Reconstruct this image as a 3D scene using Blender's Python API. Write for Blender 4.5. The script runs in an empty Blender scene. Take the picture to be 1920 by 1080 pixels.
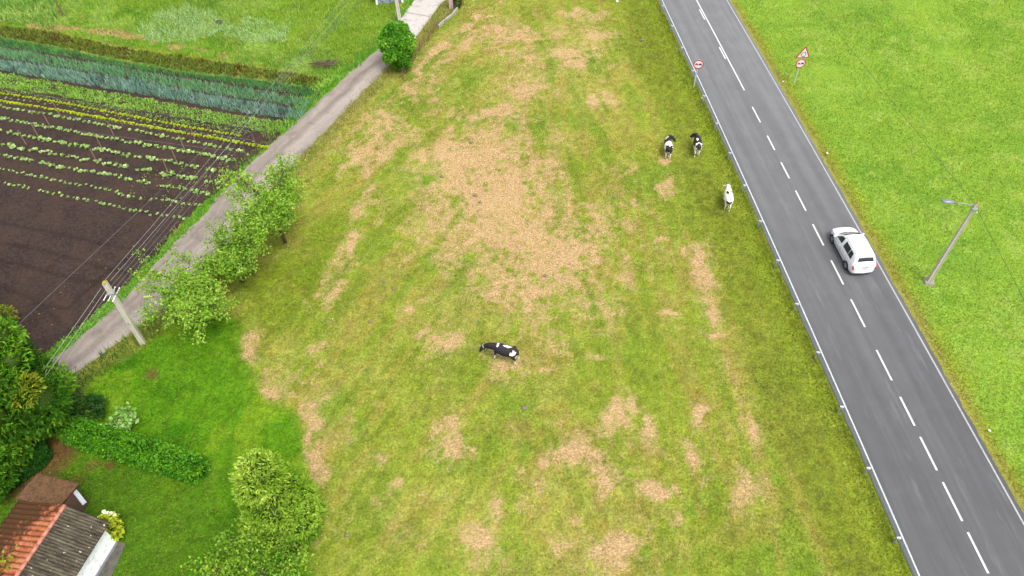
import bpy, bmesh, math
import numpy as np
from mathutils import Vector, Matrix

# ------------------------------------------------------------------ camera, world, sun, exposure
scene = bpy.context.scene
col = scene.collection
rad = math.radians
CAM_H, FPX, PITCH, ROLL = 38.0, 1383.0, rad(48.6), rad(-0.84)
_F = np.array([0, math.cos(PITCH), -math.sin(PITCH)])
_R0 = np.array([1.0, 0, 0]); _U0 = np.cross(_R0, _F)
_R = _R0 * math.cos(ROLL) + _U0 * math.sin(ROLL)
_U = -_R0 * math.sin(ROLL) + _U0 * math.cos(ROLL)
cam_data = bpy.data.cameras.new('camera')
cam_data.sensor_width = 36.0
cam_data.lens = 36.0 * FPX / 1920.0
cam_data.clip_end = 6000.0
cam = bpy.data.objects.new('camera', cam_data); col.objects.link(cam)
cam.matrix_world = Matrix(((_R[0], _U[0], -_F[0], 0), (_R[1], _U[1], -_F[1], 0), (_R[2], _U[2], -_F[2], CAM_H), (0, 0, 0, 1)))
scene.camera = cam

SUN_EL, SUN_AZ = 64.0, 145.0
world = bpy.data.worlds.new('World'); scene.world = world
world.use_nodes = True
wn = world.node_tree; bg = wn.nodes['Background']
sky = wn.nodes.new('ShaderNodeTexSky'); sky.sky_type = 'NISHITA'; sky.sun_disc = False
sky.sun_elevation = rad(SUN_EL); sky.sun_rotation = rad(SUN_AZ)
sky.dust_density = 6.0; sky.air_density = 1.0
hs = wn.nodes.new('ShaderNodeHueSaturation'); hs.inputs['Saturation'].default_value = 0.3
wn.links.new(sky.outputs[0], hs.inputs['Color']); wn.links.new(hs.outputs[0], bg.inputs[0])
bg.inputs[1].default_value = 0.15
sun_data = bpy.data.lights.new('sun', 'SUN'); sun_data.energy = 0.85; sun_data.angle = rad(20)
sun_data.color = (1.0, 0.97, 0.92)
sun = bpy.data.objects.new('sun', sun_data); col.objects.link(sun)
az, el = rad(SUN_AZ), rad(SUN_EL)
sdir = Vector((math.sin(az) * math.cos(el), math.cos(az) * math.cos(el), math.sin(el)))
sun.rotation_euler = sdir.to_track_quat('Z', 'Y').to_euler()
scene.view_settings.view_transform = 'Standard'; scene.view_settings.look = 'None'
scene.view_settings.gamma = 1.0
scene.view_settings.exposure = 1.18

# ------------------------------------------------------------------ helpers
rng = np.random.default_rng(7)

def G(u, v, z=0.0):
    """ground position that the surveyed photo point (u, v) stands on"""
    d = _F * FPX + _R * (u - 960.0) - _U * (v - 540.0)
    t = (z - CAM_H) / d[2]
    return np.array([d[0] * t, d[1] * t])

def GP(pts, z=0.0):
    return np.array([G(u, v, z) for u, v in pts])

KALB = 2.0
KLEAF = 1.6
def lin(c):
    c = np.asarray(c, float) / 255.0
    return np.where(c <= 0.04045, c / 12.92, ((c + 0.055) / 1.055) ** 2.4)
def D(r, g, b, k=None):
    return lin((r, g, b)) / (k or KALB)

def _hash(ix, iy, seed):
    h = (ix.astype(np.int64) * 374761393 + iy.astype(np.int64) * 668265263 + seed * 1442695041) & 0xffffffff
    h = ((h ^ (h >> 13)) * 1274126177) & 0xffffffff
    h = (h ^ (h >> 16)) & 0xffffffff
    return h / 4294967295.0

def vn(x, y, seed=0):
    ix = np.floor(x); iy = np.floor(y); fx = x - ix; fy = y - iy
    fx = fx * fx * (3 - 2 * fx); fy = fy * fy * (3 - 2 * fy)
    a = _hash(ix, iy, seed); b = _hash(ix + 1, iy, seed); c = _hash(ix, iy + 1, seed); d = _hash(ix + 1, iy + 1, seed)
    return (a * (1 - fx) + b * fx) * (1 - fy) + (c * (1 - fx) + d * fx) * fy

def fbm(x, y, s, seed=0, n=4, gain=0.5):
    """about 0..1, s = feature size in metres"""
    t = 0; w = 0; a = 1.0
    for i in range(n):
        t = t + a * vn(x / s + 17.3 * i, y / s - 9.1 * i, seed + i); w += a; a *= gain; s /= 2.03
    return t / w

def sst(e0, e1, x):
    t = np.clip((x - e0) / (e1 - e0), 0, 1); return t * t * (3 - 2 * t)

def poly_sd(x, y, poly):
    """signed distance, negative inside"""
    d2 = np.full(x.shape, 1e18); inside = np.zeros(x.shape, bool)
    n = len(poly)
    for i in range(n):
        ax, ay = poly[i]; bx, by = poly[(i + 1) % n]
        ex, ey = bx - ax, by - ay
        t = np.clip(((x - ax) * ex + (y - ay) * ey) / (ex * ex + ey * ey + 1e-12), 0, 1)
        d2 = np.minimum(d2, (x - ax - t * ex) ** 2 + (y - ay - t * ey) ** 2)
        cross = ((ay > y) != (by > y)) & (x < ex * (y - ay) / (ey if abs(ey) > 1e-12 else 1e-12) + ax)
        inside ^= cross
    d = np.sqrt(d2)
    return np.where(inside, -d, d)

def line_d(x, y, pts):
    d2 = np.full(x.shape, 1e18)
    for i in range(len(pts) - 1):
        ax, ay = pts[i]; bx, by = pts[i + 1]; ex, ey = bx - ax, by - ay
        t = np.clip(((x - ax) * ex + (y - ay) * ey) / (ex * ex + ey * ey + 1e-12), 0, 1)
        d2 = np.minimum(d2, (x - ax - t * ex) ** 2 + (y - ay - t * ey) ** 2)
    return np.sqrt(d2)

def mesh_np(name, verts, faces, colr=None, uv=None, smooth=False, extra=None):
    """faces: (M,k) int array; colr: (N,3) per vertex"""
    verts = np.asarray(verts, np.float32); faces = np.asarray(faces, np.int32)
    me = bpy.data.meshes.new(name)
    k = faces.shape[1]; m = len(faces)
    me.vertices.add(len(verts)); me.vertices.foreach_set('co', verts.ravel())
    me.loops.add(m * k); me.loops.foreach_set('vertex_index', faces.ravel())
    me.polygons.add(m)
    me.polygons.foreach_set('loop_start', np.arange(0, m * k, k, dtype=np.int32))
    if smooth: me.polygons.foreach_set('use_smooth', np.ones(m, bool))
    if colr is not None:
        at = me.attributes.new('Col', 'FLOAT_COLOR', 'POINT')
        c4 = np.ones((len(verts), 4), np.float32); c4[:, :3] = colr
        at.data.foreach_set('color', c4.ravel())
    for nm, arr in (extra or {}).items():
        at = me.attributes.new(nm, 'FLOAT', 'POINT'); at.data.foreach_set('value', np.asarray(arr, np.float32))
    if uv is not None:
        ul = me.uv_layers.new(name='UVMap')
        ul.data.foreach_set('uv', np.asarray(uv, np.float32)[faces.ravel()].ravel())
    me.update(calc_edges=True)
    return me

def link(name, me, mat=None, parent=None, loc=None, rotz=None):
    o = bpy.data.objects.new(name, me); col.objects.link(o)
    if mat is not None:
        me.materials.clear(); me.materials.append(mat)
    if parent is not None: o.parent = parent
    if loc is not None: o.location = loc
    if rotz is not None: o.rotation_euler = (0, 0, rotz)
    return o

def tag(o, label=None, cat=None, group=None, kind=None):
    if label: o['label'] = label
    if cat: o['category'] = cat
    if group: o['group'] = group
    if kind: o['kind'] = kind
    return o

def thing(name, label, cat, loc=(0, 0, 0), rotz=0.0, group=None):
    o = bpy.data.objects.new(name, None); col.objects.link(o)
    o.empty_display_size = 0.2
    o.location = loc; o.rotation_euler = (0, 0, rotz)
    return tag(o, label, cat, group)

class MB:
    """collects boxes, tubes, lofts into one mesh"""
    def __init__(s): s.v = []; s.f = []
    def add(s, vs, fs):
        b = len(s.v); s.v += [tuple(map(float, p)) for p in vs]; s.f += [tuple(i + b for i in f) for f in fs]; return s
    def box(s, c, d, rz=0.0, taper=1.0):
        cx, cy, cz = c; hx, hy, hz = d[0] / 2, d[1] / 2, d[2] / 2; cr, sr = math.cos(rz), math.sin(rz); vs = []
        for z, k in ((-hz, 1.0), (hz, taper)):
            for x, y in ((-hx, -hy), (hx, -hy), (hx, hy), (-hx, hy)):
                x *= k; y *= k
                vs.append((cx + x * cr - y * sr, cy + x * sr + y * cr, cz + z))
        return s.add(vs, [(0, 3, 2, 1), (4, 5, 6, 7), (0, 1, 5, 4), (1, 2, 6, 5), (2, 3, 7, 6), (3, 0, 4, 7)])
    def loft(s, secs, n=12, cap=True):
        """secs: (centre, side radius, up radius[, power]); elliptical rings along a path"""
        P = [Vector(q[0]) for q in secs]; rings = []
        for i, q in enumerate(secs):
            t = (P[min(i + 1, len(P) - 1)] - P[max(i - 1, 0)]).normalized()
            side = Vector((0, 0, 1)).cross(t)
            if side.length < 0.05: side = Vector((0, 1, 0))
            side.normalize(); up = t.cross(side)
            r = []
            for k in range(n):
                a = 2 * math.pi * k / n
                r.append(P[i] + side * (math.cos(a) * q[1]) + up * (math.sin(a) * q[2]))
            rings.append(r)
        b = len(s.v)
        for r in rings: s.v += [tuple(p) for p in r]
        for i in range(len(rings) - 1):
            for k in range(n):
                s.f.append((b + i * n + k, b + i * n + (k + 1) % n, b + (i + 1) * n + (k + 1) % n, b + (i + 1) * n + k))
        if cap:
            s.f.append(tuple(b + k for k in reversed(range(n)))); s.f.append(tuple(b + (len(rings) - 1) * n + k for k in range(n)))
        return s
    def tube(s, pts, r, n=8):
        rs = r if hasattr(r, '__len__') else [r] * len(pts)
        return s.loft([(p, a, a) for p, a in zip(pts, rs)], n)
    def ball(s, c, r, n=10, m=6):
        rx, ry, rz = (r, r, r) if not hasattr(r, '__len__') else r
        vs = [(c[0], c[1], c[2] - rz)]
        for i in range(1, m):
            a = math.pi * i / m - math.pi / 2
            for k in range(n):
                b = 2 * math.pi * k / n
                vs.append((c[0] + rx * math.cos(a) * math.cos(b), c[1] + ry * math.cos(a) * math.sin(b), c[2] + rz * math.sin(a)))
        vs.append((c[0], c[1], c[2] + rz)); fs = []
        for k in range(n): fs.append((0, 1 + (k + 1) % n, 1 + k))
        for i in range(m - 2):
            for k in range(n):
                fs.append((1 + i * n + k, 1 + i * n + (k + 1) % n, 1 + (i + 1) * n + (k + 1) % n, 1 + (i + 1) * n + k))
        t = len(vs) - 1
        for k in range(n): fs.append((t, 1 + (m - 2) * n + k, 1 + (m - 2) * n + (k + 1) % n))
        return s.add(vs, fs)
    def prism(s, poly, z0, z1):
        n = len(poly); vs = [(x, y, z0) for x, y in poly] + [(x, y, z1) for x, y in poly]
        return s.add(vs, [tuple(reversed(range(n))), tuple(range(n, 2 * n))] + [(i, (i + 1) % n, n + (i + 1) % n, n + i) for i in range(n)])
    def mesh(s, name, smooth=False, bevel=0.0):
        me = bpy.data.meshes.new(name); me.from_pydata(s.v, [], s.f); me.update()
        bm = bmesh.new(); bm.from_mesh(me)
        if bevel > 0:
            bmesh.ops.bevel(bm, geom=list(bm.edges), offset=bevel, segments=2, affect='EDGES')
        bmesh.ops.recalc_face_normals(bm, faces=bm.faces)
        bm.to_mesh(me); bm.free()
        if smooth:
            for p in me.polygons: p.use_smooth = True
        return me
    def build(s, name, mat, parent=None, smooth=False, bevel=0.0, **k):
        return link(name, s.mesh(name, smooth, bevel), mat, parent, **k)

# ------------------------------------------------------------------ materials
def new_mat(name):
    m = bpy.data.materials.new(name); m.use_nodes = True
    return m, m.node_tree, m.node_tree.nodes['Principled BSDF']

def noise_node(nt, scale, detail=4, rough=0.6, vec=None, dist=0.0):
    n = nt.nodes.new('ShaderNodeTexNoise'); n.inputs['Scale'].default_value = scale
    n.inputs['Detail'].default_value = detail; n.inputs['Roughness'].default_value = rough
    n.inputs['Distortion'].default_value = dist
    if vec is not None: nt.links.new(vec, n.inputs['Vector'])
    return n

def mathn(nt, op, a, b=None, clamp=False):
    n = nt.nodes.new('ShaderNodeMath'); n.operation = op; n.use_clamp = clamp
    for i, x in enumerate((a, b)):
        if x is None: continue
        if isinstance(x, (int, float)): n.inputs[i].default_value = x
        else: nt.links.new(x, n.inputs[i])
    return n.outputs[0]

def mixc(nt, fac, a, b, mode='MIX'):
    n = nt.nodes.new('ShaderNodeMix'); n.data_type = 'RGBA'; n.blend_type = mode
    for s_, x in ((n.inputs[0], fac), (n.inputs[6], a), (n.inputs[7], b)):
        if isinstance(x, (int, float)): s_.default_value = x
        elif hasattr(x, '__len__'): s_.default_value = (*[float(q) for q in x], 1.0)
        else: nt.links.new(x, s_)
    return n.outputs[2]

def maprange(nt, x, a, b, c=0.0, d=1.0):
    n = nt.nodes.new('ShaderNodeMapRange')
    n.inputs[1].default_value = a; n.inputs[2].default_value = b; n.inputs[3].default_value = c; n.inputs[4].default_value = d
    nt.links.new(x, n.inputs[0]); return n.outputs[0]

def geo_pos(nt, sx=1, sy=1, sz=1, rz=0.0, obj=False):
    if obj:
        g = nt.nodes.new('ShaderNodeTexCoord'); o = g.outputs['Object']
    else:
        g = nt.nodes.new('ShaderNodeNewGeometry'); o = g.outputs['Position']
    m = nt.nodes.new('ShaderNodeMapping'); m.inputs['Scale'].default_value = (sx, sy, sz); m.inputs['Rotation'].default_value = (0, 0, rz)
    nt.links.new(o, m.inputs[0]); return m.outputs[0]

def bump(nt, bs, height, strength=0.5, dist=0.02):
    b = nt.nodes.new('ShaderNodeBump'); b.inputs['Strength'].default_value = strength; b.inputs['Distance'].default_value = dist
    nt.links.new(height, b.inputs['Height']); nt.links.new(b.outputs[0], bs.inputs['Normal'])

def simple(name, c, rough=0.6, metal=0.0, var=0.15, scale=6.0, spec=0.4, bmp=0.0, obj=True, grime=None, gamt=0.4, gscale=2.0):
    m, nt, bs = new_mat(name)
    p = geo_pos(nt, obj=obj); n = noise_node(nt, scale, 5, 0.65, p)
    f = maprange(nt, n.outputs['Fac'], 0.25, 0.75, 1 - var, 1 + var)
    mul = nt.nodes.new('ShaderNodeVectorMath'); mul.operation = 'SCALE'
    mul.inputs[0].default_value = tuple(float(q) for q in c); nt.links.new(f, mul.inputs[3])
    out = mul.outputs[0]
    if grime is not None:
        g = noise_node(nt, gscale, 6, 0.7, p, 0.4)
        gf = maprange(nt, g.outputs['Fac'], 0.52, 0.68, 0, gamt)
        out = mixc(nt, gf, out, grime)
    nt.links.new(out, bs.inputs['Base Color'])
    bs.inputs['Roughness'].default_value = rough; bs.inputs['Metallic'].default_value = metal
    bs.inputs['Specular IOR Level'].default_value = spec
    if bmp: bump(nt, bs, n.outputs['Fac'], bmp, 0.01)
    return m

def leaf_mat(name, trans=0.3, rough=0.55, spec=0.25):
    m, nt, bs = new_mat(name)
    a = nt.nodes.new('ShaderNodeAttribute'); a.attribute_name = 'Col'
    nt.links.new(a.outputs['Color'], bs.inputs['Base Color'])
    bs.inputs['Roughness'].default_value = rough; bs.inputs['Specular IOR Level'].default_value = spec
    tr = nt.nodes.new('ShaderNodeBsdfTranslucent')
    nt.links.new(mixc(nt, 1.0, a.outputs['Color'], (1.15, 1.1, 0.55), 'MULTIPLY'), tr.inputs[0])
    mx = nt.nodes.new('ShaderNodeMixShader'); mx.inputs[0].default_value = trans
    nt.links.new(bs.outputs[0], mx.inputs[1]); nt.links.new(tr.outputs[0], mx.inputs[2])
    nt.links.new(mx.outputs[0], nt.nodes['Material Output'].inputs['Surface'])
    return m

def attr_mat(name, rough=0.6, spec=0.3, nscale=0, nvar=0.1):
    m, nt, bs = new_mat(name)
    a = nt.nodes.new('ShaderNodeAttribute'); a.attribute_name = 'Col'; out = a.outputs['Color']
    if nscale:
        n = noise_node(nt, nscale, 4, 0.6, geo_pos(nt, obj=True))
        out = mixc(nt, 1.0, out, maprange(nt, n.outputs['Fac'], 0.2, 0.8, 1 - nvar, 1 + nvar), 'MULTIPLY')
    nt.links.new(out, bs.inputs['Base Color'])
    bs.inputs['Roughness'].default_value = rough; bs.inputs['Specular IOR Level'].default_value = spec
    return m

M = {}
M['leaf'] = leaf_mat('leaf', 0.42)
M['grass_blade'] = leaf_mat('grass_blade', 0.35, 0.6, 0.15)
M['needle'] = leaf_mat('needle', 0.3, 0.6, 0.15)
M['bark'] = simple('bark', D(120, 105, 90), 0.9, var=0.35, scale=9, spec=0.1, bmp=0.5)
M['old_wood'] = simple('old_wood', D(140, 118, 98), 0.9, var=0.3, scale=12, spec=0.1, bmp=0.3, grime=D(90, 85, 70))
M['stake_wood'] = simple('stake_wood', D(175, 145, 125), 0.85, var=0.2, scale=12, spec=0.1)
M['concrete_pole'] = simple('concrete_pole', D(248, 240, 224), 0.85, var=0.08, scale=7, spec=0.2, grime=D(190, 180, 160), gscale=3, gamt=0.5)
M['lichen'] = simple('lichen', D(190, 175, 60), 0.95, var=0.25, scale=20, spec=0.1)
M['galv'] = simple('galvanised', D(228, 232, 238), 0.5, 0.1, 0.08, 5, grime=D(150, 150, 148), gamt=0.35)
M['galv_dull'] = simple('galvanised_dull', D(185, 192, 198), 0.55, 0.3, 0.1, 6)
M['white_paint'] = simple('white_paint', (0.8, 0.8, 0.8), 0.45, var=0.02, spec=0.5)
M['sign_white'] = simple('sign_white', (0.55, 0.53, 0.53), 0.5, var=0.03)
M['sign_red'] = simple('sign_red', D(225, 60, 60), 0.5, var=0.05)
M['sign_black'] = simple('sign_black', (0.03, 0.03, 0.035), 0.5, var=0.05)
M['wire'] = simple('wire', D(175, 178, 180), 0.5, 0.3, 0.05)
M['dull_wire'] = simple('dull_wire', D(120, 118, 125), 0.6, 0.2, 0.05)
M['dark_wire'] = simple('dark_wire', (0.03, 0.035, 0.03), 0.6, 0.0, 0.05)
M['ceramic'] = simple('ceramic', (0.65, 0.62, 0.6), 0.3)

# ------------------------------------------------------------------ where things lie on the ground
# road centre line x = c(y), quadratic between y 10 and 80, straight beyond
_cc = np.polyfit([14.34, 24.0, 32.88, 42.7, 57.68, 74.3], [23.95, 23.37, 22.72, 22.02, 20.89, 19.48], 2)
def road_c(y):
    y = np.asarray(y, float); yc = np.clip(y, 10, 80)
    return np.polyval(_cc, yc) + np.polyval(np.polyder(_cc), yc) * (y - yc)
def road_dir(y):
    d = float(np.polyval(np.polyder(_cc), min(max(y, 10), 80))); return math.atan2(-d, 1.0)   # rotation of +Y towards the road

laneL = np.vstack([[-36.5, 12.0], [-32.0, 20.8], GP([(100, 672), (176, 613), (240, 552), (300, 485), (375, 410), (440, 335), (560, 225), (640, 150), (712, 90), (738, 55)]), [[-9.6, 74.5], [-6.5, 80.0], [-1, 92]]])
laneR = np.vstack([[-34.2, 11.0], [-30.0, 20.0], GP([(104, 728), (330, 565), (420, 470), (480, 395), (560, 300), (640, 215), (720, 135), (775, 78)]), [[-7.0, 73.0], [-3.6, 79.0], [2, 91]]])
def resample(pl, n):
    pl = np.asarray(pl); s = np.r_[0, np.cumsum(np.linalg.norm(np.diff(pl, axis=0), axis=1))]
    t = np.linspace(0, s[-1], n); return np.c_[np.interp(t, s, pl[:, 0]), np.interp(t, s, pl[:, 1])]
laneLr, laneRr = resample(laneL, 240), resample(laneR, 240)
lane_poly = np.vstack([laneL, laneR[::-1]])

soil_edge = [(-200, 900), (60, 690), (108, 650), (170, 600), (222, 553), (270, 506), (300, 472), (340, 423), (390, 378), (428, 345), (470, 300), (510, 268), (540, 238), (600, 178)]
soil_poly = np.vstack([GP([(-520, 900)]), GP(soil_edge), GP([(600, 166), (480, 150), (350, 138), (225, 115), (100, 92), (0, 72), (-250, 20)])])
# bands of the vegetable field between two photo-measured edges
def band(top, bot): return np.vstack([GP(top), GP(bot[::-1])])
potato = band([(-250, 10), (0, 47), (100, 62), (225, 90), (350, 108), (480, 128), (610, 150)], [(-250, 22), (0, 69), (100, 86), (230, 113), (350, 134), (480, 148), (590, 166)])
leekA = band([(-250, 24), (0, 72), (100, 89), (230, 116), (350, 137), (480, 151), (590, 170)], [(-250, 34), (0, 88), (130, 108), (250, 130), (400, 153), (600, 186)])
leekB = band([(-250, 40), (0, 92), (130, 113), (250, 134), (400, 158), (585, 190)], [(-250, 56), (0, 110), (130, 130), (250, 150), (400, 178), (578, 205)])
leekC = band([(-250, 60), (0, 114), (130, 133), (250, 153), (400, 182), (575, 209)], [(-250, 74), (0, 133), (100, 152), (230, 172), (360, 196), (450, 213), (556, 226)])
greens = band([(-250, 76), (0, 138), (100, 155), (230, 178), (360, 203), (450, 219), (552, 232)], [(-250, 98), (0, 166), (120, 183), (245, 205), (360, 225), (480, 246), (536, 246)])
tallfield = np.vstack([GP([(-250, 5), (0, 44), (100, 58), (225, 86), (350, 105), (480, 124), (610, 147), (640, 140), (700, 88), (735, 50), (748, 20)]), [[-12, 76], [-14, 84], [-80, 84]]])
lawn = GP([(115, 760), (160, 705), (265, 640), (360, 590), (450, 600), (455, 650), (490, 730), (560, 800), (570, 870), (590, 1000), (560, 1200), (-300, 1200), (-60, 900), (90, 800)])
lawn_dark = GP([(100, 850), (200, 870), (330, 900), (400, 905), (430, 960), (400, 1100), (190, 1200), (-200, 1100), (-60, 900)])
verge_strip_w = 0.0

DRY = [(930,350,125,100,1.0),(880,300,75,45,.95),(960,430,170,80,.8),(1050,480,110,80,.8),(960,530,130,50,.6),(1040,570,110,50,.55),(1120,600,45,25,.5),(1120,440,45,60,.6),(900,440,90,60,.5),
 (950,60,55,22,.9),(1080,105,45,26,.8),(990,160,50,35,.6),(930,208,45,16,.8),(870,215,40,15,.7),(980,105,40,20,.6),(1100,185,18,13,.9),(1130,60,40,12,.6),(1020,65,30,15,.5),(1130,170,14,18,.6),(1060,170,40,12,.4),(1100,30,40,8,.5),(850,245,40,15,.6),
 (790,180,40,30,.6),(730,240,60,35,.65),(690,290,50,35,.5),(780,300,20,20,.4),(720,410,15,10,.6),(820,640,38,32,.85),(940,680,50,30,.75),(1010,702,22,10,.8),(1060,640,35,40,.5),(1110,660,25,18,.7),(1050,690,10,6,.6),(1160,600,18,10,.6),(1240,582,14,6,.6),
 (1155,765,22,50,.95),(1220,808,18,24,.95),(1195,750,20,24,.6),(840,822,32,34,.9),(885,832,12,14,.8),(1080,858,36,30,.9),(1135,898,34,24,.9),(1022,875,14,28,.8),(1218,918,24,18,1.),(1250,960,14,20,.6),(915,1020,42,34,.9),(1150,1035,48,36,.85),(1410,922,34,32,.75),(1285,842,16,18,.75),(1318,778,18,24,.7),(740,893,22,16,.8),(815,935,18,34,.6),(940,950,14,44,.5),(1320,515,20,42,.9),(1340,580,14,22,.85),(1355,637,10,9,.8),(1248,460,7,7,.9),(1190,380,8,7,.9),(1257,355,12,16,.8),(1240,298,10,9,1.1),(1165,315,12,14,.7),(1172,480,16,10,.6),(1410,800,14,34,.5),(1385,760,10,40,.4),(1470,745,8,20,.5),(1065,768,12,8,.5),(1035,790,8,8,.5),(960,800,12,24,.4),(1000,930,14,24,.4),(1070,960,12,20,.4),(1045,1010,20,26,.4),(1240,690,20,8,.4),(960,890,30,20,.3),(1130,470,12,14,.5),(1150,120,14,8,.5),(1280,1010,20,20,.3),(1350,990,18,20,.35),(1310,890,14,12,.4),(760,480,12,60,.3),
 (665,455,18,34,.95),(620,560,40,30,.65),(600,610,30,34,.4),(545,705,40,22,.5),(482,655,20,36,.7),(470,615,16,12,.5),(600,740,26,34,.4),(650,530,20,14,.7),(760,595,14,20,.6),(690,380,20,26,.4),(800,560,30,16,.4),(585,850,6,36,1.0),(580,800,5,24,.8),(565,1005,16,26,1.0),(660,800,22,26,.35),(700,950,24,30,.35),(640,960,22,34,.35),(720,760,20,20,.35),(760,1000,22,30,.3),(1290,485,6,14,.7),(1080,25,30,10,.5),(700,860,20,14,.5),(520,740,30,20,.7)]
_dw = []
for u, v, ru, rv, a in DRY:
    c = G(u, v); ex = G(u + ru, v) - c; ey = (G(u, v - rv) - G(u, v + rv)) / 2
    _dw.append((c[0], c[1], abs(ex[0]) * .88, abs(ey[1]) * .88, ey[0] / max(abs(ey[1]), 1e-3), a))
TRK = [([(945, 0), (870, 80), (800, 160), (720, 290), (672, 380), (640, 470), (610, 560), (590, 700), (600, 900)], .55, .45), ([(910, 20), (830, 90), (760, 160), (690, 260), (640, 330)], .5, .6), ([(1010, 220), (1000, 330), (1060, 420), (1130, 600)], .5, .3), ([(575, 1080), (590, 860), (575, 790), (545, 735)], .35, .5)]
_trk = [(GP(p), w, a) for p, w, a in TRK]

def streaks(x, y):
    a = fbm(x - road_c(y), y * .16, .8, 21, 4, .6); b = fbm(x * .88 - y * .47, (x * .47 + y * .88) * .16, .9, 23, 4, .6); w = sst(-8, 8, x)
    return a * w + b * (1 - w)

def dryness(x, y):
    wx = x + (fbm(x, y, 2.2, 31) - .5) * 2.6; wy = y + (fbm(x, y, 2.2, 47) - .5) * 2.6
    s = np.zeros(x.shape)
    for cx, cy, rx, ry, sh, a in _dw:
        near = (np.abs(x - cx) < 3 * rx + 4) & (np.abs(y - cy) < 3 * ry + 4)
        if not near.any(): continue
        dy = (wy[near] - cy); dx = (wx[near] - cx) - sh * dy
        q = (dx / rx) ** 2 + (dy / ry) ** 2
        s[near] = np.maximum(s[near], a * np.exp(-0.75 * q ** .85))
    for pl, w, a in _trk:
        d = line_d(wx, wy, pl); s = np.maximum(s, a * np.exp(-(d / w) ** 2))
    n = fbm(x, y, 1.1, 5, 5, .68) - .5
    n2 = fbm(x, y, 7.0, 8, 3) - .5
    n = n * .8 - (streaks(x, y) - .5) * .45
    return np.clip(s * 1.0 + n * (.62 + 1.15 * s) + (fbm(x, y, .55, 55, 4, .8) - .5) * (.5 + 1.6 * s) + n2 * .35 + .06 - .03 * s, 0, 1)

def soft(x, y, poly, f=0.5, w=0.8, s=1.5, seed=60):
    d = poly_sd(x, y, poly) + (fbm(x, y, s, seed) - .5) * w
    return 1 - sst(-f, f, d)

def mixa(a, b, m): return a * (1 - m[:, None]) + b * m[:, None]

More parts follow.
